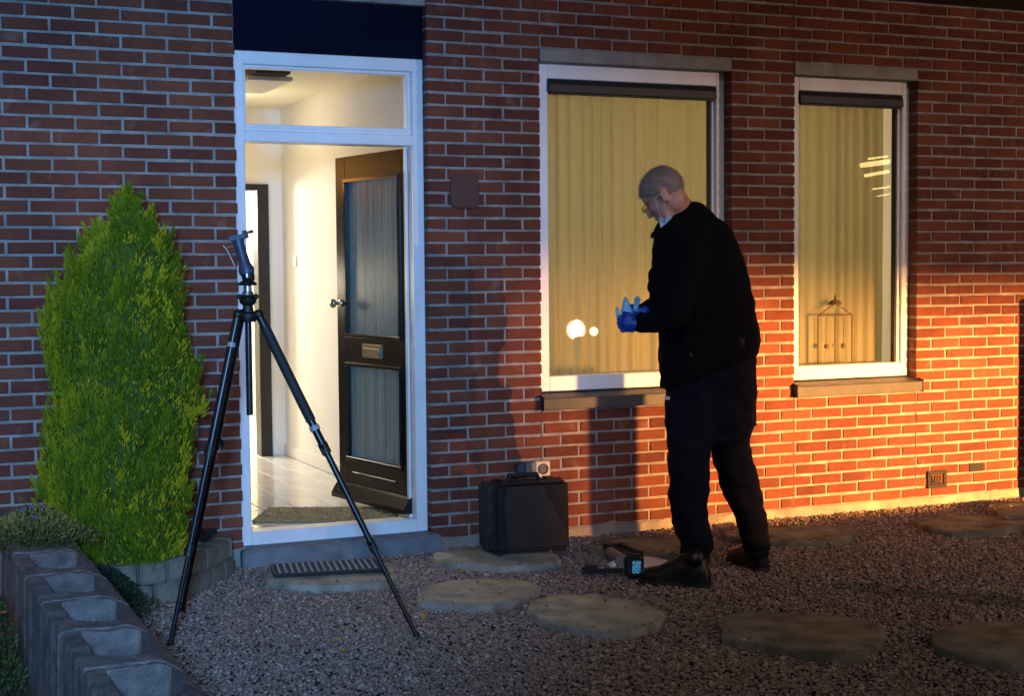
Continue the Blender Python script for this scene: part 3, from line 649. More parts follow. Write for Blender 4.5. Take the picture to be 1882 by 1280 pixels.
# ------------------------------------------------------------------ raised bed, edging blocks, hollow block wall
tag(MB().loft([[(float(q[0]), float(q[1]), z) for q in BED] for z in (-.05, .12)]).build('planting_bed', M['soil']), kind='structure')
k = 0
path = [np.array(q) for q in [(-1.345, -.02), (-1.385, -.20), (-1.50, -.36), (-1.65, -.56), (-1.86, -.65), (-2.02, -.66)]]
for lev in range(2):
    k = 0
    dist = [0]
    for a, b in zip(path, path[1:]): dist.append(dist[-1]+np.linalg.norm(b-a))
    s = .0 if lev == 0 else .07
    while s < dist[-1]-.06:
        L = .135; m_ = min(s+L/2, dist[-1]); i = max(j for j in range(len(path)-1) if dist[j] <= m_); t = (m_-dist[i])/(dist[i+1]-dist[i]); c = path[i]*(1-t)+path[i+1]*t; dv = path[i+1]-path[i]
        o = MB().cbox(-L/2+.003, L/2-.003, -.05, .05, 0, .098, .008).build('edging_block', M['edging']); o.location = (float(c[0]), float(c[1]), -.01+lev*.1); o.rotation_euler = (random.uniform(-.03, .03), random.uniform(-.03, .03), math.atan2(dv[1], dv[0])+random.uniform(-.06, .06))
        nth = ['first', 'second', 'third', 'fourth', 'fifth', 'sixth', 'seventh', 'eighth', 'ninth', 'tenth'][k]
        tag(o, f'beige edging block round the conifer, {"lower" if lev == 0 else "upper"} course, {nth} from the house wall', 'block', 'edging blocks round the conifer bed'); s += L; k += 1
ZB = .40
def block(y0, y1, label):
    e = MB(); x0, x1 = -2.46, -2.165; L = y1-y0
    # hollow block: ring of rim with a pocket; near rim curved, right side sloping down
    N = 18; r_ = random.Random(int(-y0*100))
    outer = []
    for j in range(N+1): outer.append((x0+(x1-x0)*j/N, y0+.004+.014*noise.noise((j*.5, y0*9, 0))))
    top = []
    def ptop(x, y): return ZB + .006*noise.noise((x*14, y*14, 2)) + .0035*noise.noise((x*45, y*45, 4)) - .05*max(0, (x-(x1-.10))/.10)**1.5
    nx, ny = 34, 44; idx = {}
    pocket = lambda x, y: (x0+.055 < x < x1-.062) and (y0+.15-.06*math.sin(PI*min(1, max(0, (x-x0-.055)/(x1-x0-.117)))) < y < y1-.035)
    for j in range(ny+1):
        for i in range(nx+1):
            x = x0+(x1-x0)*i/nx; y = y0+L*j/ny
            xx = x + (.010*noise.noise((y*20, 3, x0)) if i in (0, nx) else 0); yy = y + (.006*noise.noise((x*25, y0, 5)) if j in (0, ny) else 0)
            z = ptop(x, y)
            if pocket(x, y): z = ZB-.15+.012*noise.noise((x*20, y*20, 8))+.006*noise.noise((x*60, y*60, 8))
            if i in (0, nx): z -= .012
            if j in (0, ny): z -= .014
            idx[i, j] = len(e.v); e.v.append((xx, yy, z))
    for j in range(ny):
        for i in range(nx): e.f.append((idx[i, j], idx[i+1, j], idx[i+1, j+1], idx[i, j+1]))
    per = [(i, 0) for i in range(nx)] + [(nx, j) for j in range(ny)] + [(i, ny) for i in range(nx, 0, -1)] + [(0, j) for j in range(ny, 0, -1)]
    lo = []
    for i, j in per:
        x, y, z = e.v[idx[i, j]]; lo.append(len(e.v)); e.v.append((x + (.0 if i else -.012), y, -.06))
    for a in range(len(per)):
        b = (a+1) % len(per); e.f.append((idx[per[a]], lo[a], lo[b], idx[per[b]]))
    o = e.build('hollow_block', M['block']); shade_auto(o, 22); return tag(o, label, 'block', 'hollow concrete blocks of the low garden wall')
names = ['hollow wall block farthest from the camera, under the flowering plants', 'hollow wall block, second from the flowering plants', 'hollow wall block with moss in its pocket, third from the flowering plants', 'hollow wall block, fourth from the flowering plants', 'hollow wall block next to the left tripod foot', 'hollow wall block nearest the camera in the bottom left corner']
for i in range(6):
    y1 = -1.36 - .465*i + .0; block(y1-.455, y1, names[i])
block(-1.36+.01, -.88, 'rear end block of the garden wall below the heather')
tag(MB().cbox(-2.48, -2.2, -.87, -.02, -.06, .37, .01).build('bed_wall', M['block']), 'rough stone ledge between the garden wall and the house', 'wall')

def plant(name, c, rx, ry, h, n, ramp, label, flower=None, nf=0):
    e = empty(name, c, label, 'plant'); mb = MB(); tt = []
    for i in range(n):
        x, y = rng.normal(0, .45, 2)*np.array([rx, ry]); z = h*rng.random()**.6*math.exp(-(x/rx)**2-(y/ry)**2)
        d = np.array([x*.8, y*.8, .12]) + rng.normal(0, .05, 3); d /= np.linalg.norm(d); s = np.cross(d, rng.normal(size=3)); s /= np.linalg.norm(s); L = rng.uniform(.010, .024); w_ = .0038; p = np.array([x, y, z]); o = len(mb.v)
        mb.v += [tuple(p-s*w_*.4), tuple(p+s*w_*.4), tuple(p+d*L*.6+s*w_), tuple(p+d*L), tuple(p+d*L*.6-s*w_)]; mb.f.append((o, o+1, o+2, o+3, o+4)); tt += [float(np.clip(.3+z/h*.5+rng.normal(0, .12), 0, 1))]*5
    o = mb.build('foliage', tint_mat(name+'_leaf', ramp, .8, 0, 30, 30, .1, .2), e); at_ = o.data.attributes.new('tint', 'FLOAT', 'POINT'); at_.data.foreach_set('value', tt)
    if flower:
        fm = mat(name+'_petal', flower, .7, .2, 40)
        for i in range(nf):
            x, y = rng.normal(0, .4, 2)*np.array([rx, ry]); z = h*.9*math.exp(-(x/rx)**2-(y/ry)**2)+.02; f = MB()
            for k in range(5):
                t = 2*PI*k/5; f.ell((x+.007*math.cos(t), y+.007*math.sin(t), z), ((.006, 0, 0), (0, .006, 0), (0, 0, .003)), 6, 4)
            f.build('flower', fm, e)
    return e
dull = [(0, (.015, .022, .01)), (.4, (.06, .07, .02)), (.7, (.19, .15, .035)), (1, (.34, .22, .06))]
plant('heather', (-2.34, -1.0, .37),   .20, .26, .15, 7000, dull, 'dull brownish heather with small purple flowers on top of the garden wall', (.16, .10, .45), 9)
plant('low_shrub', (-2.05, -.86, .02), .17, .30, .20, 6500, [(0, (.008, .018, .012)), (.5, (.02, .04, .022)), (1, (.05, .075, .03))], 'dark green low shrub between the garden wall and the conifer', (.3, .03, .02), 2)
plant('neighbour_plant', (-2.60, -2.05, .0), .10, .5, .42, 2600, [(0, (.015, .03, .015)), (.5, (.05, .08, .02)), (1, (.12, .13, .03))], 'small green plant at the left edge of the photo outside the garden wall', (.40, .10, .02), 6)

# ------------------------------------------------------------------ tripod
HB = np.array([-1.530, -1.400, 1.300])
tp = empty('camera_tripod', (HB[0], HB[1], 0), 'black photo tripod with a pistol grip head in front of the door', 'tripod')
def TL(p): return np.array(p, float)-np.array([HB[0], HB[1], 0])
def tpart(mb, name, m=M['blackmetal'], smooth=False, parent=tp):
    mb.v = [tuple(np.array(v)-np.array([HB[0], HB[1], 0])) for v in mb.v]; o = mb.build(name, m, parent); return shade_auto(o) if smooth else o
feet = [on_z(312, 1188, .0), on_z(334, 1128, .0), on_z(768, 1174, .0)]
for i, ft in enumerate(feet):
    hz = HB + np.array([0, 0, .0]); dirn = ft-hz; hd = dirn.copy(); hd[2] = 0; hd /= np.linalg.norm(hd)
    top = hz + hd*.045 + np.array([0, 0, .01]); ax = ft-top; Lg = np.linalg.norm(ax); ax /= Lg; fr_ = lambda t: top+ax*Lg*t
    m_ = MB(); m_.tube([fr_(0), fr_(.42)], [.0165, .0165], 14); m_.tube([fr_(.42), fr_(.72)], .0128, 14); m_.tube([fr_(.72), fr_(.985)], .0098, 12)
    leg = tpart(m_, 'leg', smooth=True)
    if i == 2: tpart(MB().tube([fr_(.04), fr_(.33)], .0205, 16), 'foam_sleeve', M['blackrubber'], True, leg).location = (0, 0, 0)
    for t, r0 in ((.42, .0205), (.72, .017)):
        c = MB(); c.tube([fr_(t-.022), fr_(t+.012)], r0, 12); side = np.cross(ax, (0, 0, 1)); side /= np.linalg.norm(side)
        c.chain([fr_(t-.012)+side*r0, fr_(t-.004)+side*(r0+.016), fr_(t+.012)+side*(r0+.014)], [.008, .009, .006], 8)
        tpart(c, 'leg_lock', M['blackplastic'], False, leg)
    tpart(MB().tube([fr_(.985), fr_(.992), fr_(1.0)], [.013, .015, .010], 12), 'rubber_foot', M['blackrubber'], True, leg)
    if i != 1:
        tt_ = .345 if i == 2 else .085
        tpart(MB().tube([fr_(tt_), fr_(tt_+.014)], .0212 if i == 2 else .0172, 14, cap=False), 'white_band', M['greyband'], True, leg)
    hg = MB(); hg.chain([hz+hd*.018, top], [.016, .021], 10); tpart(hg, 'leg_hinge', M['blackplastic'], True)
tpart(MB().box(0, 0, 0, 0, 0, 0) if False else MB().tube([HB+(0, 0, -.40), HB+(0, 0, .05)], .0135, 14), 'centre_column', M['blackmetal'], True)
tpart(MB().lathe([(.030, -.02), (.036, -.01), (.036, .012), (.024, .022), (.020, .045), (.033, .058), (.036, .075), (.028, .085), (.016, .09)], HB, 20), 'shoulder', M['blackplastic'], True)
tpart(MB().lathe([(.022, .088), (.024, .092), (.022, .10), (.019, .104)], HB, 20), 'column_collar', M['steel'], True)
kb = MB()
for s in (-1, 1): kb.chain([HB+RT*s*.022+(0, 0, .08), HB+RT*s*.034+(0, 0, .083)], [.009, .011], 8)
tpart(kb, 'column_knob', M['blackplastic'], True)
hb = HB
tpart(MB().lathe([(.017, .10), (.017, .128)], hb, 16), 'head_collar', M['steel'], True)
tpart(MB().lathe([(.036, .128), (.038, .133), (.034, .140), (.016, .150), (.011, .160)], hb, 20), 'head_plate', M['blackplastic'], True)
tpart(MB().tube([hb+(0, 0, .155), hb+(-.003, 0, .176)], .006, 10), 'head_stem', M['steel'], True)
# pistol grip, leaning to the left in the view
gx_ = lambda u, v, dd=0: at(u, v, 6.12+dd)
base_ = gx_(455, 505); tipg = gx_(437, 440)
gp = MB(); gax = tipg-base_; gL = np.linalg.norm(gax); gax /= gL; gs = RT - gax*(RT@gax); gs /= np.linalg.norm(gs); gn = np.cross(gax, gs)
def gring(t, w_, dp, sh=0):
    w_ *= 1.2; dp *= 1.15
    return [base_+gax*gL*t+gs*(sh+w_*math.cos(a))+gn*dp*math.sin(a) for a in [2*PI*k/14 for k in range(14)]]
gp.loft([gring(-.06, .018, .02), gring(.06, .026, .024), gring(.16, .027, .024), gring(.28, .021, .021), gring(.55, .018, .019), gring(.85, .018, .019), gring(1.0, .022, .02)])
gr = tpart(gp, 'pistol_grip', M['bluegrey'], True)
tpart(MB().lathe([(.021, 0), (.026, .012), (.027, .035), (.022, .04)], base_-gax*.030, 16, gax), 'ball_housing', M['blackplastic'], True)
pt = MB()
def obox(mb, c, a, b, c3, ha, hb_, hc):
    vs = []
    for sz in (-1, 1):
        for sx, sy in ((-1,-1), (1,-1), (1,1), (-1,1)): vs.append(np.array(c)+a*sx*ha+b*sy*hb_+c3*sz*hc)
    return mb.add(vs, [(0,3,2,1),(4,5,6,7),(0,1,5,4),(1,2,6,5),(2,3,7,6),(3,0,4,7)])
pc = gx_(437, 437); pa = (gx_(450, 434)-gx_(424, 440)); pa /= np.linalg.norm(pa); pn = np.cross(pa, gn); pn /= np.linalg.norm(pn)
obox(pt, pc, pa, gn, pn, .031, .024, .009); tpart(pt, 'quick_release_plate', M['bluegrey'])
cl_ = MB(); obox(cl_, gx_(451, 431), pa, gn, pn, .009, .016, .015); cl_.tube([gx_(452, 430), gx_(458, 426)], .003, 8); obox(cl_, gx_(461, 426), pa, gn, pn, .0095, .009, .006); tpart(cl_, 'clamp_screw', M['blackplastic'])
lv = MB(); lv.tube([gx_(410, 452), gx_(416, 458), gx_(424, 474), gx_(431, 488)], [.003, .004, .0045, .004], 8); lv.tube([gx_(417, 455), gx_(428, 453)], .0045, 8); tpart(lv, 'grip_lever', M['steel'], True)

# ------------------------------------------------------------------ black case
cs = empty('equipment_case', (.092, -.485, .043), 'closed black hard case standing on a slab by the wall', 'case')
cs.rotation_euler = (R_(-2), 0, R_(-3)); cs.scale = (1.03, 1.12, .895)
def body(x0, x1, y0, y1, z0, z1, tp_=.0):
    bm = bmesh.new(); bmesh.ops.create_cube(bm, size=1)
    for q in bm.verts:
        k = 1 - tp_*(q.co.z+.5); q.co = Vector(((x0+x1)/2+q.co.x*(x1-x0), (y0+y1)/2+q.co.y*(y1-y0)*k, (z0+z1)/2+q.co.z*(z1-z0)))
    bmesh.ops.bevel(bm, geom=bm.edges[:], offset=.018, segments=3, affect='EDGES'); return MB().bm(bm)
shade_auto(body(-.165, .235, -.055, .055, .01, .40).build('case_shell', M['blackplastic'], cs))
shade_auto(body(-.165, .235, .06, .17, .01, .395).build('case_lid', M['blackplastic'], cs))
MB().cbox(-.172, .242, .050, .066, .008, .404, .004).build('case_seam', M['blackrubber'], cs)
for x in (-.13, .2): MB().cbox(x-.02, x+.02, -.04, .15, 0, .012, .003).build('case_foot', M['blackrubber'], cs)
ch = MB(); ch.chain([(-.055, .058, .395), (-.035, .058, .43), (.105, .058, .43), (.125, .058, .395)], [.013, .015, .015, .013], 10); shade_auto(ch.build('case_handle', M['blackrubber'], cs))
for x in (-.10, .17): MB().cbox(x-.02, x+.02, .03, .09, .385, .415, .004).build('case_latch', M['blackmetal'], cs)
for i in range(3):
    z = .09+i*.11; MB().cbox(-.169, -.160, -.03, .03, z, z+.05, .003).build('case_rib', M['blackplastic'], cs)

# ------------------------------------------------------------------ measuring device, tube, pouch, paper
dv = empty('measuring_device', (.385, -1.13, 0), 'black handheld device with a glowing blue display on the gravel', 'device')
dr = -.42; ca_, sa_ = math.cos(dr), math.sin(dr)
dv.rotation_euler = (0, 0, dr); dv.scale = (1.05, 1.05, 1.05)
shade_auto(body(-.046, .046, -.03, .03, .0, .113).build('device_body', M['blackplastic'], dv))
MB().cbox(-.034, .040, -.0335, -.029, .022, .098, .003).build('device_bezel', M['blackrubber'], dv)
scr = mat('blue_display', (.02, .08, .15), .3, .1, 10, emit=(.06, .36, .72, .35))
n = scr.node_tree.nodes; l = scr.node_tree.links; wv = n.new('ShaderNodeTexNoise'); wv.inputs['Scale'].default_value = 110; tcn = n.new('ShaderNodeTexCoord'); l.new(tcn.outputs['Object'], wv.inputs[0])
rpn = n.new('ShaderNodeValToRGB'); rpn.color_ramp.elements[0].color = (.01, .10, .30, 1); rpn.color_ramp.elements[1].color = (.12, .55, .95, 1); rpn.color_ramp.elements[0].position = .38; rpn.color_ramp.elements[1].position = .55; l.new(wv.outputs[0], rpn.inputs[0]); l.new(rpn.outputs[0], n['Principled BSDF'].inputs['Emission Color'])
MB().cbox(-.008, .030, -.0355, -.0325, .030, .086, .001).build('device_screen', scr, dv)
MB().cbox(-.0475, -.0455, -.022, -.012, .015, .10, .0005).build('side_stripe', M['steel'], dv)
sb = MB(); sp_ = [np.array(q) for q in [(-.04, .0, .035), (-.09, .02, .032), (-.15, .045, .026), (-.20, .06, .022), (-.225, .075, .028), (-.215, .095, .034), (-.16, .09, .036)]]
rings = []
for i, p in enumerate(sp_):
    t = sp_[min(i+1, 6)]-sp_[max(i-1, 0)]; t /= np.linalg.norm(t); s = np.array([0, 0, 1.]); nn = np.cross(t, s)
    rings.append([p+s*.011+nn*.003, p-s*.011+nn*.003, p-s*.011-nn*.003, p+s*.011-nn*.003])
sb.loft(rings); shade_auto(sb.build('wrist_strap', M['blackrubber'], dv))
p0, p1 = on_z(1122, 1018, .035), on_z(1150, 1036, .035); p1 = p0+(p1-p0)*.75
tu = MB(); tu.tube([p0, p1], .033, 20); tag(shade_auto(tu.build('grey_tube', M['greytool'])), 'grey cylindrical tube lying on the gravel behind the device', 'tube')
c0, c1 = on_z(1130, 1003, .055), on_z(1160, 1016, .05)
po = MB(); ax_ = (c1-c0); Lp = np.linalg.norm(ax_); ax_ /= Lp; sd = np.cross((0, 0, 1), ax_)
bmx = bmesh.new(); bmesh.ops.create_cube(bmx, size=1)
for q in bmx.verts: q.co = Vector(tuple((c0+c1)/2+ax_*q.co.x*(Lp+.03)+sd*q.co.y*.085+np.array([0, 0, 1])*(q.co.z*.045-.03)))
bmesh.ops.bevel(bmx, geom=bmx.edges[:], offset=.014, segments=3, affect='EDGES'); po.bm(bmx)
tag(shade_auto(po.build('dark_pouch', M['blackrubber'])), 'dark soft pouch lying against the grey tube', 'pouch')
pp = [on_z(u, v, .02) for u, v in [(1168, 1016), (1226, 1033), (1222, 1040), (1180, 1044), (1172, 1036)]]
pm = MB(); pm.loft([[q+(0, 0, z+.006*math.sin(i*2)) for i, q in enumerate(pp)] for z in (0, .0015)]); tag(pm.build('paper_sheet', M['paper']), 'white sheet of paper between the device and the boot of the man', 'paper')
wp = MB(); c = on_z(1128, 1036, .02); bm = bmesh.new(); bmesh.ops.create_icosphere(bm, subdivisions=2, radius=1)
for q in bm.verts: nzv = 1+.5*noise.noise(q.co*2.3); q.co = Vector((c[0]+q.co.x*.035*nzv, c[1]+q.co.y*.022*nzv, c[2]-.004+q.co.z*.018*nzv))
wp.bm(bm); tag(wp.build('wrapper', mat('clear_wrapper', (.5, .5, .5), .25, .1, 30)), 'small crumpled whitish wrapper left of the device', 'wrapper')

# ------------------------------------------------------------------ the man
FH = np.array([FW[0], FW[1], 0]); FH /= np.linalg.norm(FH); RH = np.array([RT[0], RT[1], 0]); RH /= np.linalg.norm(RH); ZU = np.array([0, 0, 1.])
PD = 7.10; px = PD/FPX                                        # metres per photo pixel at the man
def ringl(ul, ur, v, d, th, tilt=0, n=24, e=.85, vt=0):
    c = at((ul+ur)/2, v, d); hwv = at(ur, v + vt, d)-at(ul, v - vt, d); hwv = hwv/2; out = []
    for k in range(n):
        t = 2*PI*k/n; cc, ss = math.cos(t), math.sin(t); cc = abs(cc)**e*math.copysign(1, cc); ss = abs(ss)**e*math.copysign(1, ss)
        out.append(c + hwv*cc + FH*th*ss + ZU*tilt*ss)
    return out
# head frame: looks left in the view and down; a little away from the camera
hp = R_(36); face0 = -RH*.95 + FH*.30; face0 /= np.linalg.norm(face0); hl = np.cross(ZU, face0)      # hl = his left side
hf = face0*math.cos(hp) - ZU*math.sin(hp); hu = face0*math.sin(hp) + ZU*math.cos(hp)
if hl@FH > 0: pass
HC = at(1219, 356, 7.02); K = 1.06
def hd_(f, s, u): return HC + K*(hf*f + hl*s + hu*u)
body_ = MB()
E3 = lambda a, b, c: (hf*a*K, hl*b*K, hu*c*K)
body_.ell(hd_(-.004, 0, .022), E3(.098, .074, .088), 20, 14)
body_.ell(hd_(.030, 0, -.03), E3(.062, .062, .075), 18, 12)
body_.ell(hd_(.040, 0, -.088), E3(.044, .048, .034), 16, 10)
body_.ell(hd_(.078, 0, -.105), E3(.016, .022, .016), 12, 8)     # chin
body_.chain([hd_(.086, 0, .002), hd_(.103, 0, -.030), hd_(.108, 0, -.042)], [.009, .012, .014], 10)   # nose
body_.ell(hd_(.078, 0, .018), E3(.018, .050, .012), 14, 8)      # brow
body_.ell(hd_(.088, 0, -.073), E3(.010, .024, .010), 12, 8)     # mouth
for s in (-1, 1):
    body_.ell(hd_(.066, s*.036, -.030), E3(.020, .018, .020), 12, 8)
    body_.ell(hd_(-.008, s*.078, -.014), E3(.020, .010, .033), 12, 8)
    body_.ell(hd_(-.002, s*.076, -.038), E3(.011, .009, .013), 10, 8)
nk = at(1255, 405, 7.08)
body_.chain([hd_(-.02, 0, -.05), nk + (0, 0, .02), nk - (0, 0, .10)], [.066, .068, .075], 16)
# torso, arms and legs under the clothes
SHL, SHR = at(1288, 440, 6.98), at(1262, 440, 7.30)
ELL, WRL = at(1246, 580, 6.88), at(1176, 596, 6.99)
ELR, WRR = at(1222, 560, 7.30), at(1176, 577, 7.12)
body_.loft([ringl(1235, 1320, 420, 7.12, .15), ringl(1222, 1352, 500, 7.12, .12), ringl(1228, 1372, 600, 7.12, .12), ringl(1232, 1375, 680, 7.12, .13), ringl(1240, 1370, 730, 7.12, .11)])
for a, b, c in ((SHL, ELL, WRL), (SHR, ELR, WRR)): body_.chain([a, (a+b)/2, b, (b+c)/2, c], [.062, .052, .044, .040, .030], 12)
HPL, KNL, ANL = at(1275, 720, 7.02), at(1264, 868, 6.98), at(1281, 1020, 7.05)
HPR, KNR, ANR = at(1338, 720, 7.22), at(1350, 868, 7.26), at(1395, 1010, 7.36)
for a, b, c in ((HPL+FH*.06, KNL, ANL), (HPR, KNR, ANR)): body_.chain([a, (a+b)/2, b, (b+c)/2, c], [.062, .058, .050, .048, .038], 12)
man = body_.build('person', M['skin'], None, remesh=.0085, smit=3)
tag(man, 'man in black jacket, navy trousers and blue gloves, head bowed, standing before the window', 'person')
# jacket
jk = MB()
jk.loft([ringl(1222, 1278, 381, 7.08, .085, vt=-14), ringl(1210, 1304, 398, 7.08, .13, vt=-11), ringl(1203, 1345, 424, 7.10, .19), ringl(1200, 1360, 450, 7.12, .21), ringl(1197, 1372, 490, 7.12, .205), ringl(1203, 1380, 530, 7.12, .19),
         ringl(1212, 1387, 565, 7.12, .185), ringl(1213, 1396, 600, 7.12, .185), ringl(1212, 1397, 630, 7.12, .19), ringl(1211, 1395, 660, 7.12, .19, vt=-18), ringl(1213, 1391, 682, 7.12, .185, vt=-32)])
jk.chain([SHL, SHL*.5+ELL*.5+RH*(-.01), ELL+(0, 0, .03), ELL], [.088, .078, .070, .066], 16)
jk.chain([ELL, ELL*.45+WRL*.55-ZU*.004, WRL], [.066, .058, .046], 16)
jk.chain([SHR, SHR*.5+ELR*.5-RH*.03, ELR-RH*.01], [.085, .082, .072], 16); jk.chain([ELR, (ELR+WRR)/2, WRR], [.066, .055, .042], 14)
jk.chain([at(1200, 528, 7.08), at(1208, 505, 7.1)], [.035, .045], 10)
jo = jk.build('jacket', M['jacket'], man, remesh=.011, smit=4)
def wrinkle(o, amp, fx, fz, seed):
    me = o.data; nv = len(me.vertices); co = np.empty(nv*3, np.float32); me.vertices.foreach_get('co', co); no = np.empty(nv*3, np.float32); me.vertices.foreach_get('normal', no)
    co = co.reshape(-1, 3); no = no.reshape(-1, 3)
    for i in range(nv):
        p = co[i]; k = noise.noise((p[0]*fx+seed, p[1]*fx, p[2]*fz)) + .5*noise.noise((p[0]*fx*2.3, p[1]*fx*2.3+seed, p[2]*fz*2.1)); co[i] += no[i]*amp*k
    me.vertices.foreach_set('co', co.ravel()); me.update()
wrinkle(jo, .014, 7, 11, 3)
cl = MB()                                                     # stand collar
rr_ = []
for k in range(20):
    t = 2*PI*k/20; rr_.append((math.cos(t), math.sin(t)))
def cring(cu, cv, ru, rv, th): return [at(cu+ru*c_, cv+rv*c_, 7.08)+FH*th*s_ for c_, s_ in rr_]
cl.loft([cring(1238, 418, 42, -22, .105), cring(1232, 399, 37, -33, .10), cring(1230, 396, 32, -31, .09), cring(1236, 414, 36, -18, .095)])
cl.build('collar', M['jacket'], man, remesh=.008, smit=2)
MB().cbox(-.004, .004, -.003, .003, -.009, .009, .001).build('zip_pull', M['blackmetal'], man).location = tuple(map(float, at(1270, 652, 6.915)))
# trousers
ts = MB()
ts.loft([ringl(1226, 1390, 640, 7.12, .165), ringl(1224, 1390, 690, 7.12, .17), ringl(1223, 1390, 735, 7.12, .16), ringl(1228, 1384, 775, 7.12, .135), ringl(1240, 1372, 812, 7.12, .10)])
ts.loft([ringl(1222, 1315, 735, 7.05, .115), ringl(1222, 1312, 775, 7.03, .11), ringl(1224, 1308, 815, 7.0, .10), ringl(1228, 1302, 855, 6.98, .095), ringl(1230, 1303, 915, 7.0, .092), ringl(1237, 1304, 960, 7.02, .088), ringl(1244, 1310, 988, 7.04, .088), ringl(1247, 1312, 998, 7.045, .086), ringl(1248, 1305, 1012, 7.05, .080), ringl(1246, 1305, 1032, 7.05, .078), ringl(1252, 1303, 1046, 7.05, .07)])
ts.loft([ringl(1295, 1390, 735, 7.2, .115), ringl(1303, 1383, 780, 7.22, .108), ringl(1306, 1376, 812, 7.24, .10), ringl(1310, 1386, 852, 7.26, .095), ringl(1326, 1397, 895, 7.29, .09), ringl(1344, 1406, 938, 7.32, .085), ringl(1357, 1415, 972, 7.34, .085), ringl(1366, 1414, 998, 7.36, .074), ringl(1370, 1414, 1016, 7.36, .068), ringl(1374, 1412, 1024, 7.36, .06)])
for (u0, v0, d0) in ((1234, 770, 6.945), (1378, 752, 7.22)):   # cargo pockets
    pass
to = ts.build('trousers', M['trousers'], man, remesh=.011, smit=3); wrinkle(to, .013, 7, 12, 11)
for u0, v0, d0, dw in ((1262, 775, 6.925, 30), (1381, 752, 7.19, 9)):
    pk = MB(); c = at(u0, v0, d0); bm = bmesh.new(); bmesh.ops.create_cube(bm, size=1)
    for q in bm.verts: q.co = Vector(tuple(c+RH*q.co.x*2*dw*px+FH*q.co.y*.035+ZU*q.co.z*.19))
    bmesh.ops.bevel(bm, geom=bm.edges[:], offset=.012, segments=2, affect='EDGES'); pk.bm(bm); shade_auto(pk.build('cargo_pocket', M['trousers'], man))
rf = MB(); obox(rf, at(1226, 732, 6.945), RH, FH, ZU, .012, .006, .007); rf.build('pocket_tab', M['paper'], man)
pu = MB(); obox(pu, at(1352, 632, 6.985), RH, FH, ZU, .038, .03, .026); shade_auto(pu.build('belt_pouch', M['blackrubber'], man))
# boots
def boot(heel, toe, ankle, name='boot'):
    heel, toe = np.array(heel), np.array(toe); f = toe-heel; f[2] = 0; L = np.linalg.norm(f); f /= L; s = np.cross(ZU, f); mb = MB()
    def sec(t, w_, h0, h1): c = heel+f*L*t; return [c+s*w_*math.cos(a)*(1 if math.sin(a) > 0 else 1)+ZU*(h0 if math.sin(a) < -.1 else h0+(h1-h0)*max(0, math.sin(a))**.7) for a in [2*PI*k/16 for k in range(16)]]
    mb.loft([sec(-.02, .026, .018, .07), sec(.04, .041, .012, .13), sec(.22, .046, .012, .17), sec(.40, .047, .012, .150), sec(.55, .049, .012, .115), sec(.72, .053, .013, .088), sec(.88, .046, .016, .076), sec(.97, .030, .022, .062), sec(1.0, .012, .03, .05)])
    a0 = heel+f*L*.20+ZU*.13; mb.chain([a0, np.array(ankle)], [.052, .058], 16)
    b = mb.build(name, M['boot'], man, remesh=.007, smit=3)
    so_ = MB(); so_.loft([[heel+f*L*t+s*w_*sg+ZU*z for t, w_, sg in ((-.03, .03, 1), (.05, .044, 1), (.3, .045, 1), (.7, .056, 1), (.92, .045, 1), (1.01, .014, 1), (1.01, .014, -1), (.92, .045, -1), (.7, .056, -1), (.3, .045, -1), (.05, .044, -1), (-.03, .03, -1))] for z in (-.004, .022)])
    so_.build('sole', M['blackrubber'], b); return b
bl = on_z(1303, 1080, 0); fb = -RH*.93+FH*.36; boot(bl, bl+fb*.335, at(1280, 1006, 7.05))
br_ = on_z(1404, 1052, 0); fb2 = -RH*.35+FH*.93; boot(br_-fb2*.0, br_+fb2*.33, at(1392, 1000, 7.37))
# gloves
def glove(pts):
    mb = MB()
    for p in pts: mb.chain([np.array(q) for q, r in p], [r for q, r in p], 10)
    return mb.build('glove', M['glove'], man, remesh=.0042, smit=2)
G = lambda u, v, d=6.99: at(u, v, d)
glove([
    [(G(1178, 596), .034), (G(1168, 596), .033), (G(1158, 595), .030), (G(1150, 594), .027)],
    [(G(1158, 586), .024), (G(1150, 586), .021)], [(G(1162, 604), .020), (G(1152, 604), .017)],
    [(G(1150, 583), .0115), (G(1139, 584), .0105), (G(1137, 586, 7.035), .0095), (G(1143, 586, 7.06), .009)],
    [(G(1148, 591), .0115), (G(1138, 593), .0105), (G(1136, 594, 7.04), .0095), (G(1143, 594, 7.065), .009)],
    [(G(1149, 599), .0110), (G(1139, 601), .0100), (G(1138, 601, 7.035), .0090), (G(1145, 600, 7.06), .0085)],
    [(G(1153, 606), .0100), (G(1145, 609), .0090), (G(1142, 608, 7.03), .0080), (G(1148, 606, 7.05), .008)],
    [(G(1164, 584), .014), (G(1155, 578, 6.985), .012), (G(1147, 576, 7.0), .0105)]])
Q = lambda u, v, d=7.11: at(u, v, d)
glove([
    [(Q(1184, 573), .030), (Q(1174, 573), .029), (Q(1164, 574), .027), (Q(1157, 575), .023)],
    [(Q(1158, 570), .0115), (Q(1149, 572), .0100), (Q(1144, 577, 7.09), .0095), (Q(1146, 581, 7.06), .009)],
    [(Q(1158, 576), .0115), (Q(1148, 578, 7.12), .0105), (Q(1142, 582, 7.10), .0095), (Q(1144, 586, 7.07), .009)],
    [(Q(1159, 582), .0110), (Q(1149, 584, 7.13), .0100), (Q(1143, 588, 7.11), .009), (Q(1146, 591, 7.08), .0085)],
    [(Q(1161, 587), .0100), (Q(1152, 590, 7.13), .0090), (Q(1147, 593, 7.11), .008), (Q(1149, 595, 7.09), .008)],
    [(Q(1168, 566), .013), (Q(1161, 563, 7.09), .0115), (Q(1155, 566, 7.07), .010)]])
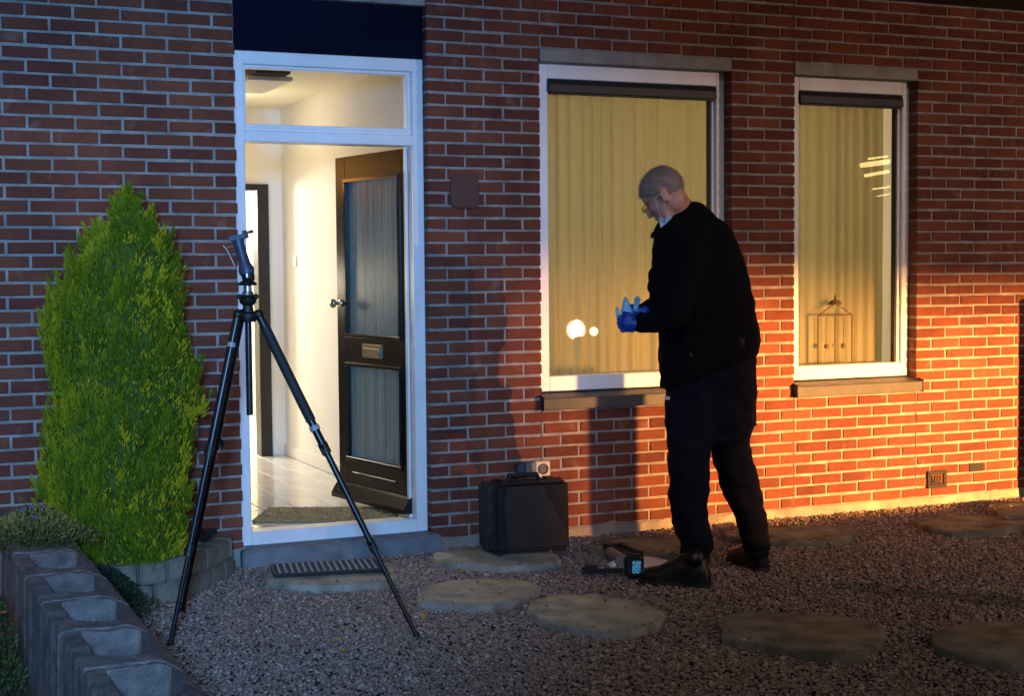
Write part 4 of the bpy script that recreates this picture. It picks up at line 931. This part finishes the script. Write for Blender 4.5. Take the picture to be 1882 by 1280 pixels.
# hair: close-cropped cap over the cranium
hm = MB(); n1, n2 = 36, 22
for i in range(n2+1):
    for k in range(n1):
        a_ = 2*PI*k/n1; t = PI*i/n2*(.60+.17*max(0, -math.cos(a_))+.025*noise.noise((math.cos(a_)*4, math.sin(a_)*4, 2))); dx, dy, dz = math.sin(t)*math.cos(a_), math.sin(t)*math.sin(a_), math.cos(t)
        # pole tilted backwards so that the cap covers crown, back and sides
        tb = R_(34); fx_, uz_ = dx*math.cos(tb)-dz*math.sin(tb), dx*math.sin(tb)+dz*math.cos(tb)
        hm.v.append(tuple(hd_(-.004+fx_*(.1005), dy*.0765, .022+uz_*.0905)))
for i in range(n2):
    for k in range(n1): hm.f.append((i*n1+k, i*n1+(k+1) % n1, (i+1)*n1+(k+1) % n1, (i+1)*n1+k))
ho = hm.build('hair', M['hair'], man, smooth=True); hb_ = MB(); cv = [np.array(q) for q in hm.v]
for i in range(15000):
    q = cv[rng.integers(len(cv))] + rng.normal(0, .0045, 3); nrm = q - hd_(-.004, 0, .022); nrm /= np.linalg.norm(nrm); dv_ = nrm + rng.normal(0, .35, 3) - hf*.2; s_ = np.cross(dv_, rng.normal(size=3)); s_ /= np.linalg.norm(s_); dv_ /= np.linalg.norm(dv_)
    b0 = hd_(-.004, 0, .022) + nrm*np.linalg.norm(q - hd_(-.004, 0, .022))*1.0; o_ = len(hb_.v); hb_.v += [tuple(b0-s_*.0007), tuple(b0+s_*.0007), tuple(b0+dv_*rng.uniform(.003, .008))]; hb_.f.append((o_, o_+1, o_+2))
st_h = hb_.build('hair_stubble', mat('stubble', (.20, .14, .115), .9, .5, 300, c2=(.55, .45, .40)), man); tag(st_h, kind='stuff')
sd_ = ho.modifiers.new('t', 'SOLIDIFY'); sd_.thickness = .006; sd_.offset = -1
# glasses
gl = MB()
for s in (-1, 1):
    c = hd_(.112, s*.033, -.012); pts = [c + K*(hl*.021*math.cos(t)*1 + hu*.015*math.sin(t) - hf*.004*abs(math.cos(t))) for t in [2*PI*k/16 for k in range(17)]]
    gl.tube(pts, .0012, 6)
    gl.tube([hd_(.108, s*.055, -.006), hd_(.08, s*.077, -.002), hd_(-.005, s*.085, .006)], .0014, 6)
gl.tube([hd_(.113, -.013, -.008), hd_(.115, 0, -.005), hd_(.113, .013, -.008)], .0012, 6)
gl.build('glasses', mat('gold_wire', (.75, .55, .2), .2, .1, 20, metal=1), man)
gg = MB()
for s in (-1, 1):
    c = hd_(.1115, s*.033, -.012); gg.loft([[c + K*(hl*.020*math.cos(t) + hu*.014*math.sin(t) + hf*z) for t in [2*PI*k/16 for k in range(16)]] for z in (0, .001)])
gg.build('lenses', M['glass'], man)
# mask hanging below the chin, with its loops round the near ear
mk = MB(); near = -1 if (hl@FH) > 0 else 1
ma, mb_ = at(1216, 406, 6.955), at(1229, 402, 6.95)
MKP = ((1211, 402, 6.96), (1217, 400, 6.955), (1221, 407, 6.955), (1227, 396, 6.95), (1232, 397, 6.95), (1235, 401, 6.955), (1223, 412, 6.965), (1214, 419, 6.965))
mk.loft([[at(u, v, d+dd) for u, v, d in MKP] for dd in (0, .03)])
mko = mk.build('face_mask', M['mask'], man)
lp = MB(); lp.tube([at(1214, 402, 6.953), at(1207, 378, 6.935), at(1204, 364, 6.932), at(1210, 357, 6.935)], .0016, 6); lp.tube([at(1225, 398, 6.947), at(1221, 376, 6.925), at(1219, 361, 6.925), at(1215, 356, 6.93)], .0016, 6)
lp.build('ear_loop', M['paper'], mko)
# the crumpled pale blue film in his hands
ev = empty('crumpled_film', tuple(map(float, at(1152, 572, 7.05))), 'pale blue crumpled plastic film held up in the gloved hands', 'film'); e0 = at(1152, 572, 7.05)
def crump(uvs, d, th, seed):
    mb = MB(); c = at(sum(u for u, v in uvs)/len(uvs), sum(v for u, v in uvs)/len(uvs), d); P = [at(u, v, d)+FH*.010*noise.noise((i*1.7, seed, 0)) for i, (u, v) in enumerate(uvs)]
    rings = []
    for kk, off in ((.55, -th), (.9, -th*.6), (1, 0), (.9, th*.6), (.55, th)):
        rings.append([c+(q-c)*kk*(1+.12*noise.noise((i, kk*5, seed)))+FH*(off+.006*noise.noise((i*2.1, kk*9, seed)))-e0 for i, q in enumerate(P)])
    return mb.loft(rings)
crump([(1141, 583), (1141, 572), (1144, 560), (1146, 549), (1150, 545), (1154, 551), (1158, 560), (1162, 570), (1163, 578), (1154, 584)], 7.035, .016, 1).build('film_fold', M['bag'], ev)
crump([(1163, 572), (1164, 562), (1166, 549), (1170, 544), (1175, 545), (1177, 552), (1174, 562), (1172, 572)], 7.06, .010, 2).build('film_fold', M['bag'], ev)
crump([(1132, 583), (1131, 574), (1132, 565), (1136, 564), (1139, 574), (1140, 584)], 7.05, .010, 3).build('film_fold', M['bag'], ev)

# ------------------------------------------------------------------ lamps that light the place from outside the frame
wl = np.array([4.52, -7.55, .88])
lampo = empty('car_headlamp', (wl[0], wl[1], 0), 'warm car headlight outside the picture on an added stand, mirrored in the window', 'lamp')  # stands for a car headlight; the stand is added in place of the car
MB().lathe([(.20, -.02), (.20, .01), (.02, .03), (.02, .62)], (0, 0, 0), 16).build('lamp_stand', M['blackmetal'], lampo)
aim = np.array([3.1, 0, .62])-wl; aim /= np.linalg.norm(aim); sx = np.cross(aim, ZU); sx /= np.linalg.norm(sx); su = np.cross(sx, aim)
hs = MB(); hs.lathe([(.10, -.16), (.11, -.12), (.11, -.06), (.10, -.06), (.10, -.11), (.02, -.13)], (0, 0, wl[2]-.10), 24, aim); hs.build('lamp_housing', M['blackmetal'], lampo)
def lens_mat(c, r0):
    m = mat('lit_lens', (1, .9, .7), .3, emit=(1, .80, .48, 60)); n = m.node_tree.nodes; l = m.node_tree.links
    tc = n.new('ShaderNodeTexCoord'); vd = n.new('ShaderNodeVectorMath'); vd.operation = 'DISTANCE'; l.new(tc.outputs['Object'], vd.inputs[0]); vd.inputs[1].default_value = tuple(map(float, c))
    mr = n.new('ShaderNodeMapRange'); mr.interpolation_type = 'SMOOTHSTEP'; mr.inputs[1].default_value = r0*.15; mr.inputs[2].default_value = r0; mr.inputs[3].default_value = 60; mr.inputs[4].default_value = .0
    l.new(vd.outputs['Value'], mr.inputs[0]); pw = n.new('ShaderNodeMath'); pw.operation = 'POWER'; l.new(mr.outputs[0], pw.inputs[0]); pw.inputs[1].default_value = 1.15; l.new(pw.outputs[0], n['Principled BSDF'].inputs['Emission Strength']); return m
LENS = lens_mat(np.array([0, 0, wl[2]-.10])-aim*.05, .13); LENS2 = lens_mat(sx*.21+np.array([0, 0, wl[2]-.12])-aim*.05, .06)
MB().lathe([(.13, -.055), (.13, -.05), (.001, -.049)], (0, 0, wl[2]-.10), 20, aim).build('lamp_lens', LENS, lampo)
MB().lathe([(.06, -.055), (.06, -.05), (.001, -.049)], tuple(sx*.21+np.array([0, 0, wl[2]-.12])), 16, aim).build('side_lens', LENS2, lampo); MB().lathe([(.06, -.12), (.06, -.056), (.001, -.057)], tuple(sx*.21+np.array([0, 0, wl[2]-.12])), 16, aim).build('side_housing', M['blackmetal'], lampo)
def spot(name, loc, tgt, p, c, size, blend, r):
    L = bpy.data.lights.new(name, 'SPOT'); L.energy = p; L.color = c; L.spot_size = R_(size); L.spot_blend = blend; L.shadow_soft_size = r
    o = bpy.data.objects.new(name, L); col.objects.link(o); o.location = tuple(map(float, loc)); dd = Vector(tuple(np.array(tgt, float)-np.array(loc, float))); o.rotation_euler = dd.to_track_quat('-Z', 'Y').to_euler(); return o
spot('beam', wl, (4.1, 0, .85), 18500, (1, .43, .11), 59, 1, .018)
# visor that gives the beam its flat upper edge
d_ = .45; zc = wl[2] + (1.21-wl[2])*d_/7.6
vis = MB(); vis.v = []; cA = wl + np.array([aim[0], aim[1], 0])/math.hypot(aim[0], aim[1])*d_
def vp(s, z, t): return np.array([0, 0, 0]) + (cA-np.array([wl[0], wl[1], 0])) * np.array([1, 1, 0]) + sx*s + np.array([aim[0], aim[1], 0])*t + ZU*z
ez = lambda q: zc + (.0 if q > 0 else -.065*q)
vis.add([vp(q, ez(q), t) for t in (0, .004) for q in (-.5, 0, .5)] + [vp(q, zc+.32, t) for t in (0, .004) for q in (.5, -.5)],
        [(0,1,2,6,7), (9,8,5,4,3), (0,3,4,1), (1,4,5,2), (2,5,8,6), (6,8,9,7), (7,9,3,0)])
vis.build('lamp_visor', M['blackmetal'], lampo)
spot('warm_fill', (5.51, -7.6, 2.57), (2.7, 0, 1.9), 560, (1, .66, .52), 72, 1, .012)  # added warm fill for the upper wall, in place of stray headlight glare
sp2 = empty('fill_light_post', (5.51, -7.75, 0), 'tall post added for the warm fill light, outside the picture on the right', 'lamp'); MB().lathe([(.10, -.02), (.10, .2), (.04, .25), (.035, 2.8)], (0, 0, 0), 14).build('lamp_post', M['blackmetal'], sp2)  # invented post under the fill light
spot('beacon', (-3.5, -8.3, 2.0), (-2.0, 0, 1.5), 2650, (.16, .46, 1), 46, 1, .25)
spot('street_light', (-7.0, -3.3, 3.6), (-2.0, -.6, .9), 90, (1, .52, .14), 30, .6, .12)
sp_post = empty('street_lamp', (-7.2, -3.3, 0), 'street lamp outside the picture on the left', 'lamp')
MB().lathe([(.12, -.02), (.12, .3), (.05, .35), (.04, 3.75)], (0, 0, 0), 14).build('lamp_post', M['blackmetal'], sp_post); MB().cbox(-.05, .40, -.08, .08, 3.75, 3.83, .02).build('lamp_head', M['blackmetal'], sp_post)
bc = empty('beacon_post', (-3.5, -8.5, 0), 'added post for the blue emergency light, outside the picture behind the camera', 'lamp')  # post added in place of the emergency vehicle carrying the blue light
MB().lathe([(.15, -.02), (.15, .02), (.03, .04), (.03, 1.75)], (0, 0, 0), 14).build('post', M['blackmetal'], bc)
# post and added fence end that throw the two shadows on the lit wall
fpz = MB(); fpz.cbox(-.055, .055, -.055, .055, -.05, .90, .008); o = fpz.build('fence_post', M['darkwood']); o.location = (2.70, -3.78, 0); tag(o, 'wooden fence post outside the picture whose shadow falls below the window', 'post')
lw_ = MB(); lw_.cbox(2.0, 5.4, -4.30, -4.10, -.06, .475, .02); tag(lw_.build('beam_block_wall', M['block']), 'low wall added outside the picture on the right to keep the beam off the gravel', 'wall')  # added wall, shades the gravel from the beam
fn = empty('shade_fence', (3.895, -1.2, 0), 'short board fence added outside the picture on the right to shade the end of the lit wall', 'fence')  # added stand-in for the unknown thing shading the right end of the wall
for i in range(6): MB().cbox(i*.105, i*.105+.098, -.012, .012, .0, 1.2, .004).build('fence_board', M['darkwood'], fn)

def mirror(u, v, yt=-15.0):
    p = on_y(u, v, .128); r_2 = ray(u, v) * np.array([1, -1, 1]); return p + r_2*(yt-p[1])/r_2[1]
lit = mat('lit_slat', (1, .8, .4), .5, emit=(1, .72, .28, 7))
pc_ = mirror(1612, 322); nb = empty('lit_house_window', tuple(map(float, pc_)), 'lit blinds of a house across the street, mirrored in the right window', 'window')
for a_, b_, r0 in (((1583, 304), (1634, 297), .045), ((1590, 323), (1634, 315), .030), ((1596, 292), (1632, 287), .016), ((1604, 348), (1638, 343), .014), ((1612, 361), (1638, 356), .010)):
    MB().tube([mirror(*a_)-pc_, mirror(*b_)-pc_], r0, 8).build('lit_slat', lit, nb)
fc = MB(); fc.box(-1.2, 1.2, -.5, -.3, -float(pc_[2]), 1.6); fc.build('house_front', M['charcoal'], nb)
# ------------------------------------------------------------------ render settings
scene.render.engine = 'CYCLES'; scene.cycles.use_denoising = True; scene.cycles.max_bounces = 8; scene.cycles.sample_clamp_indirect = 6
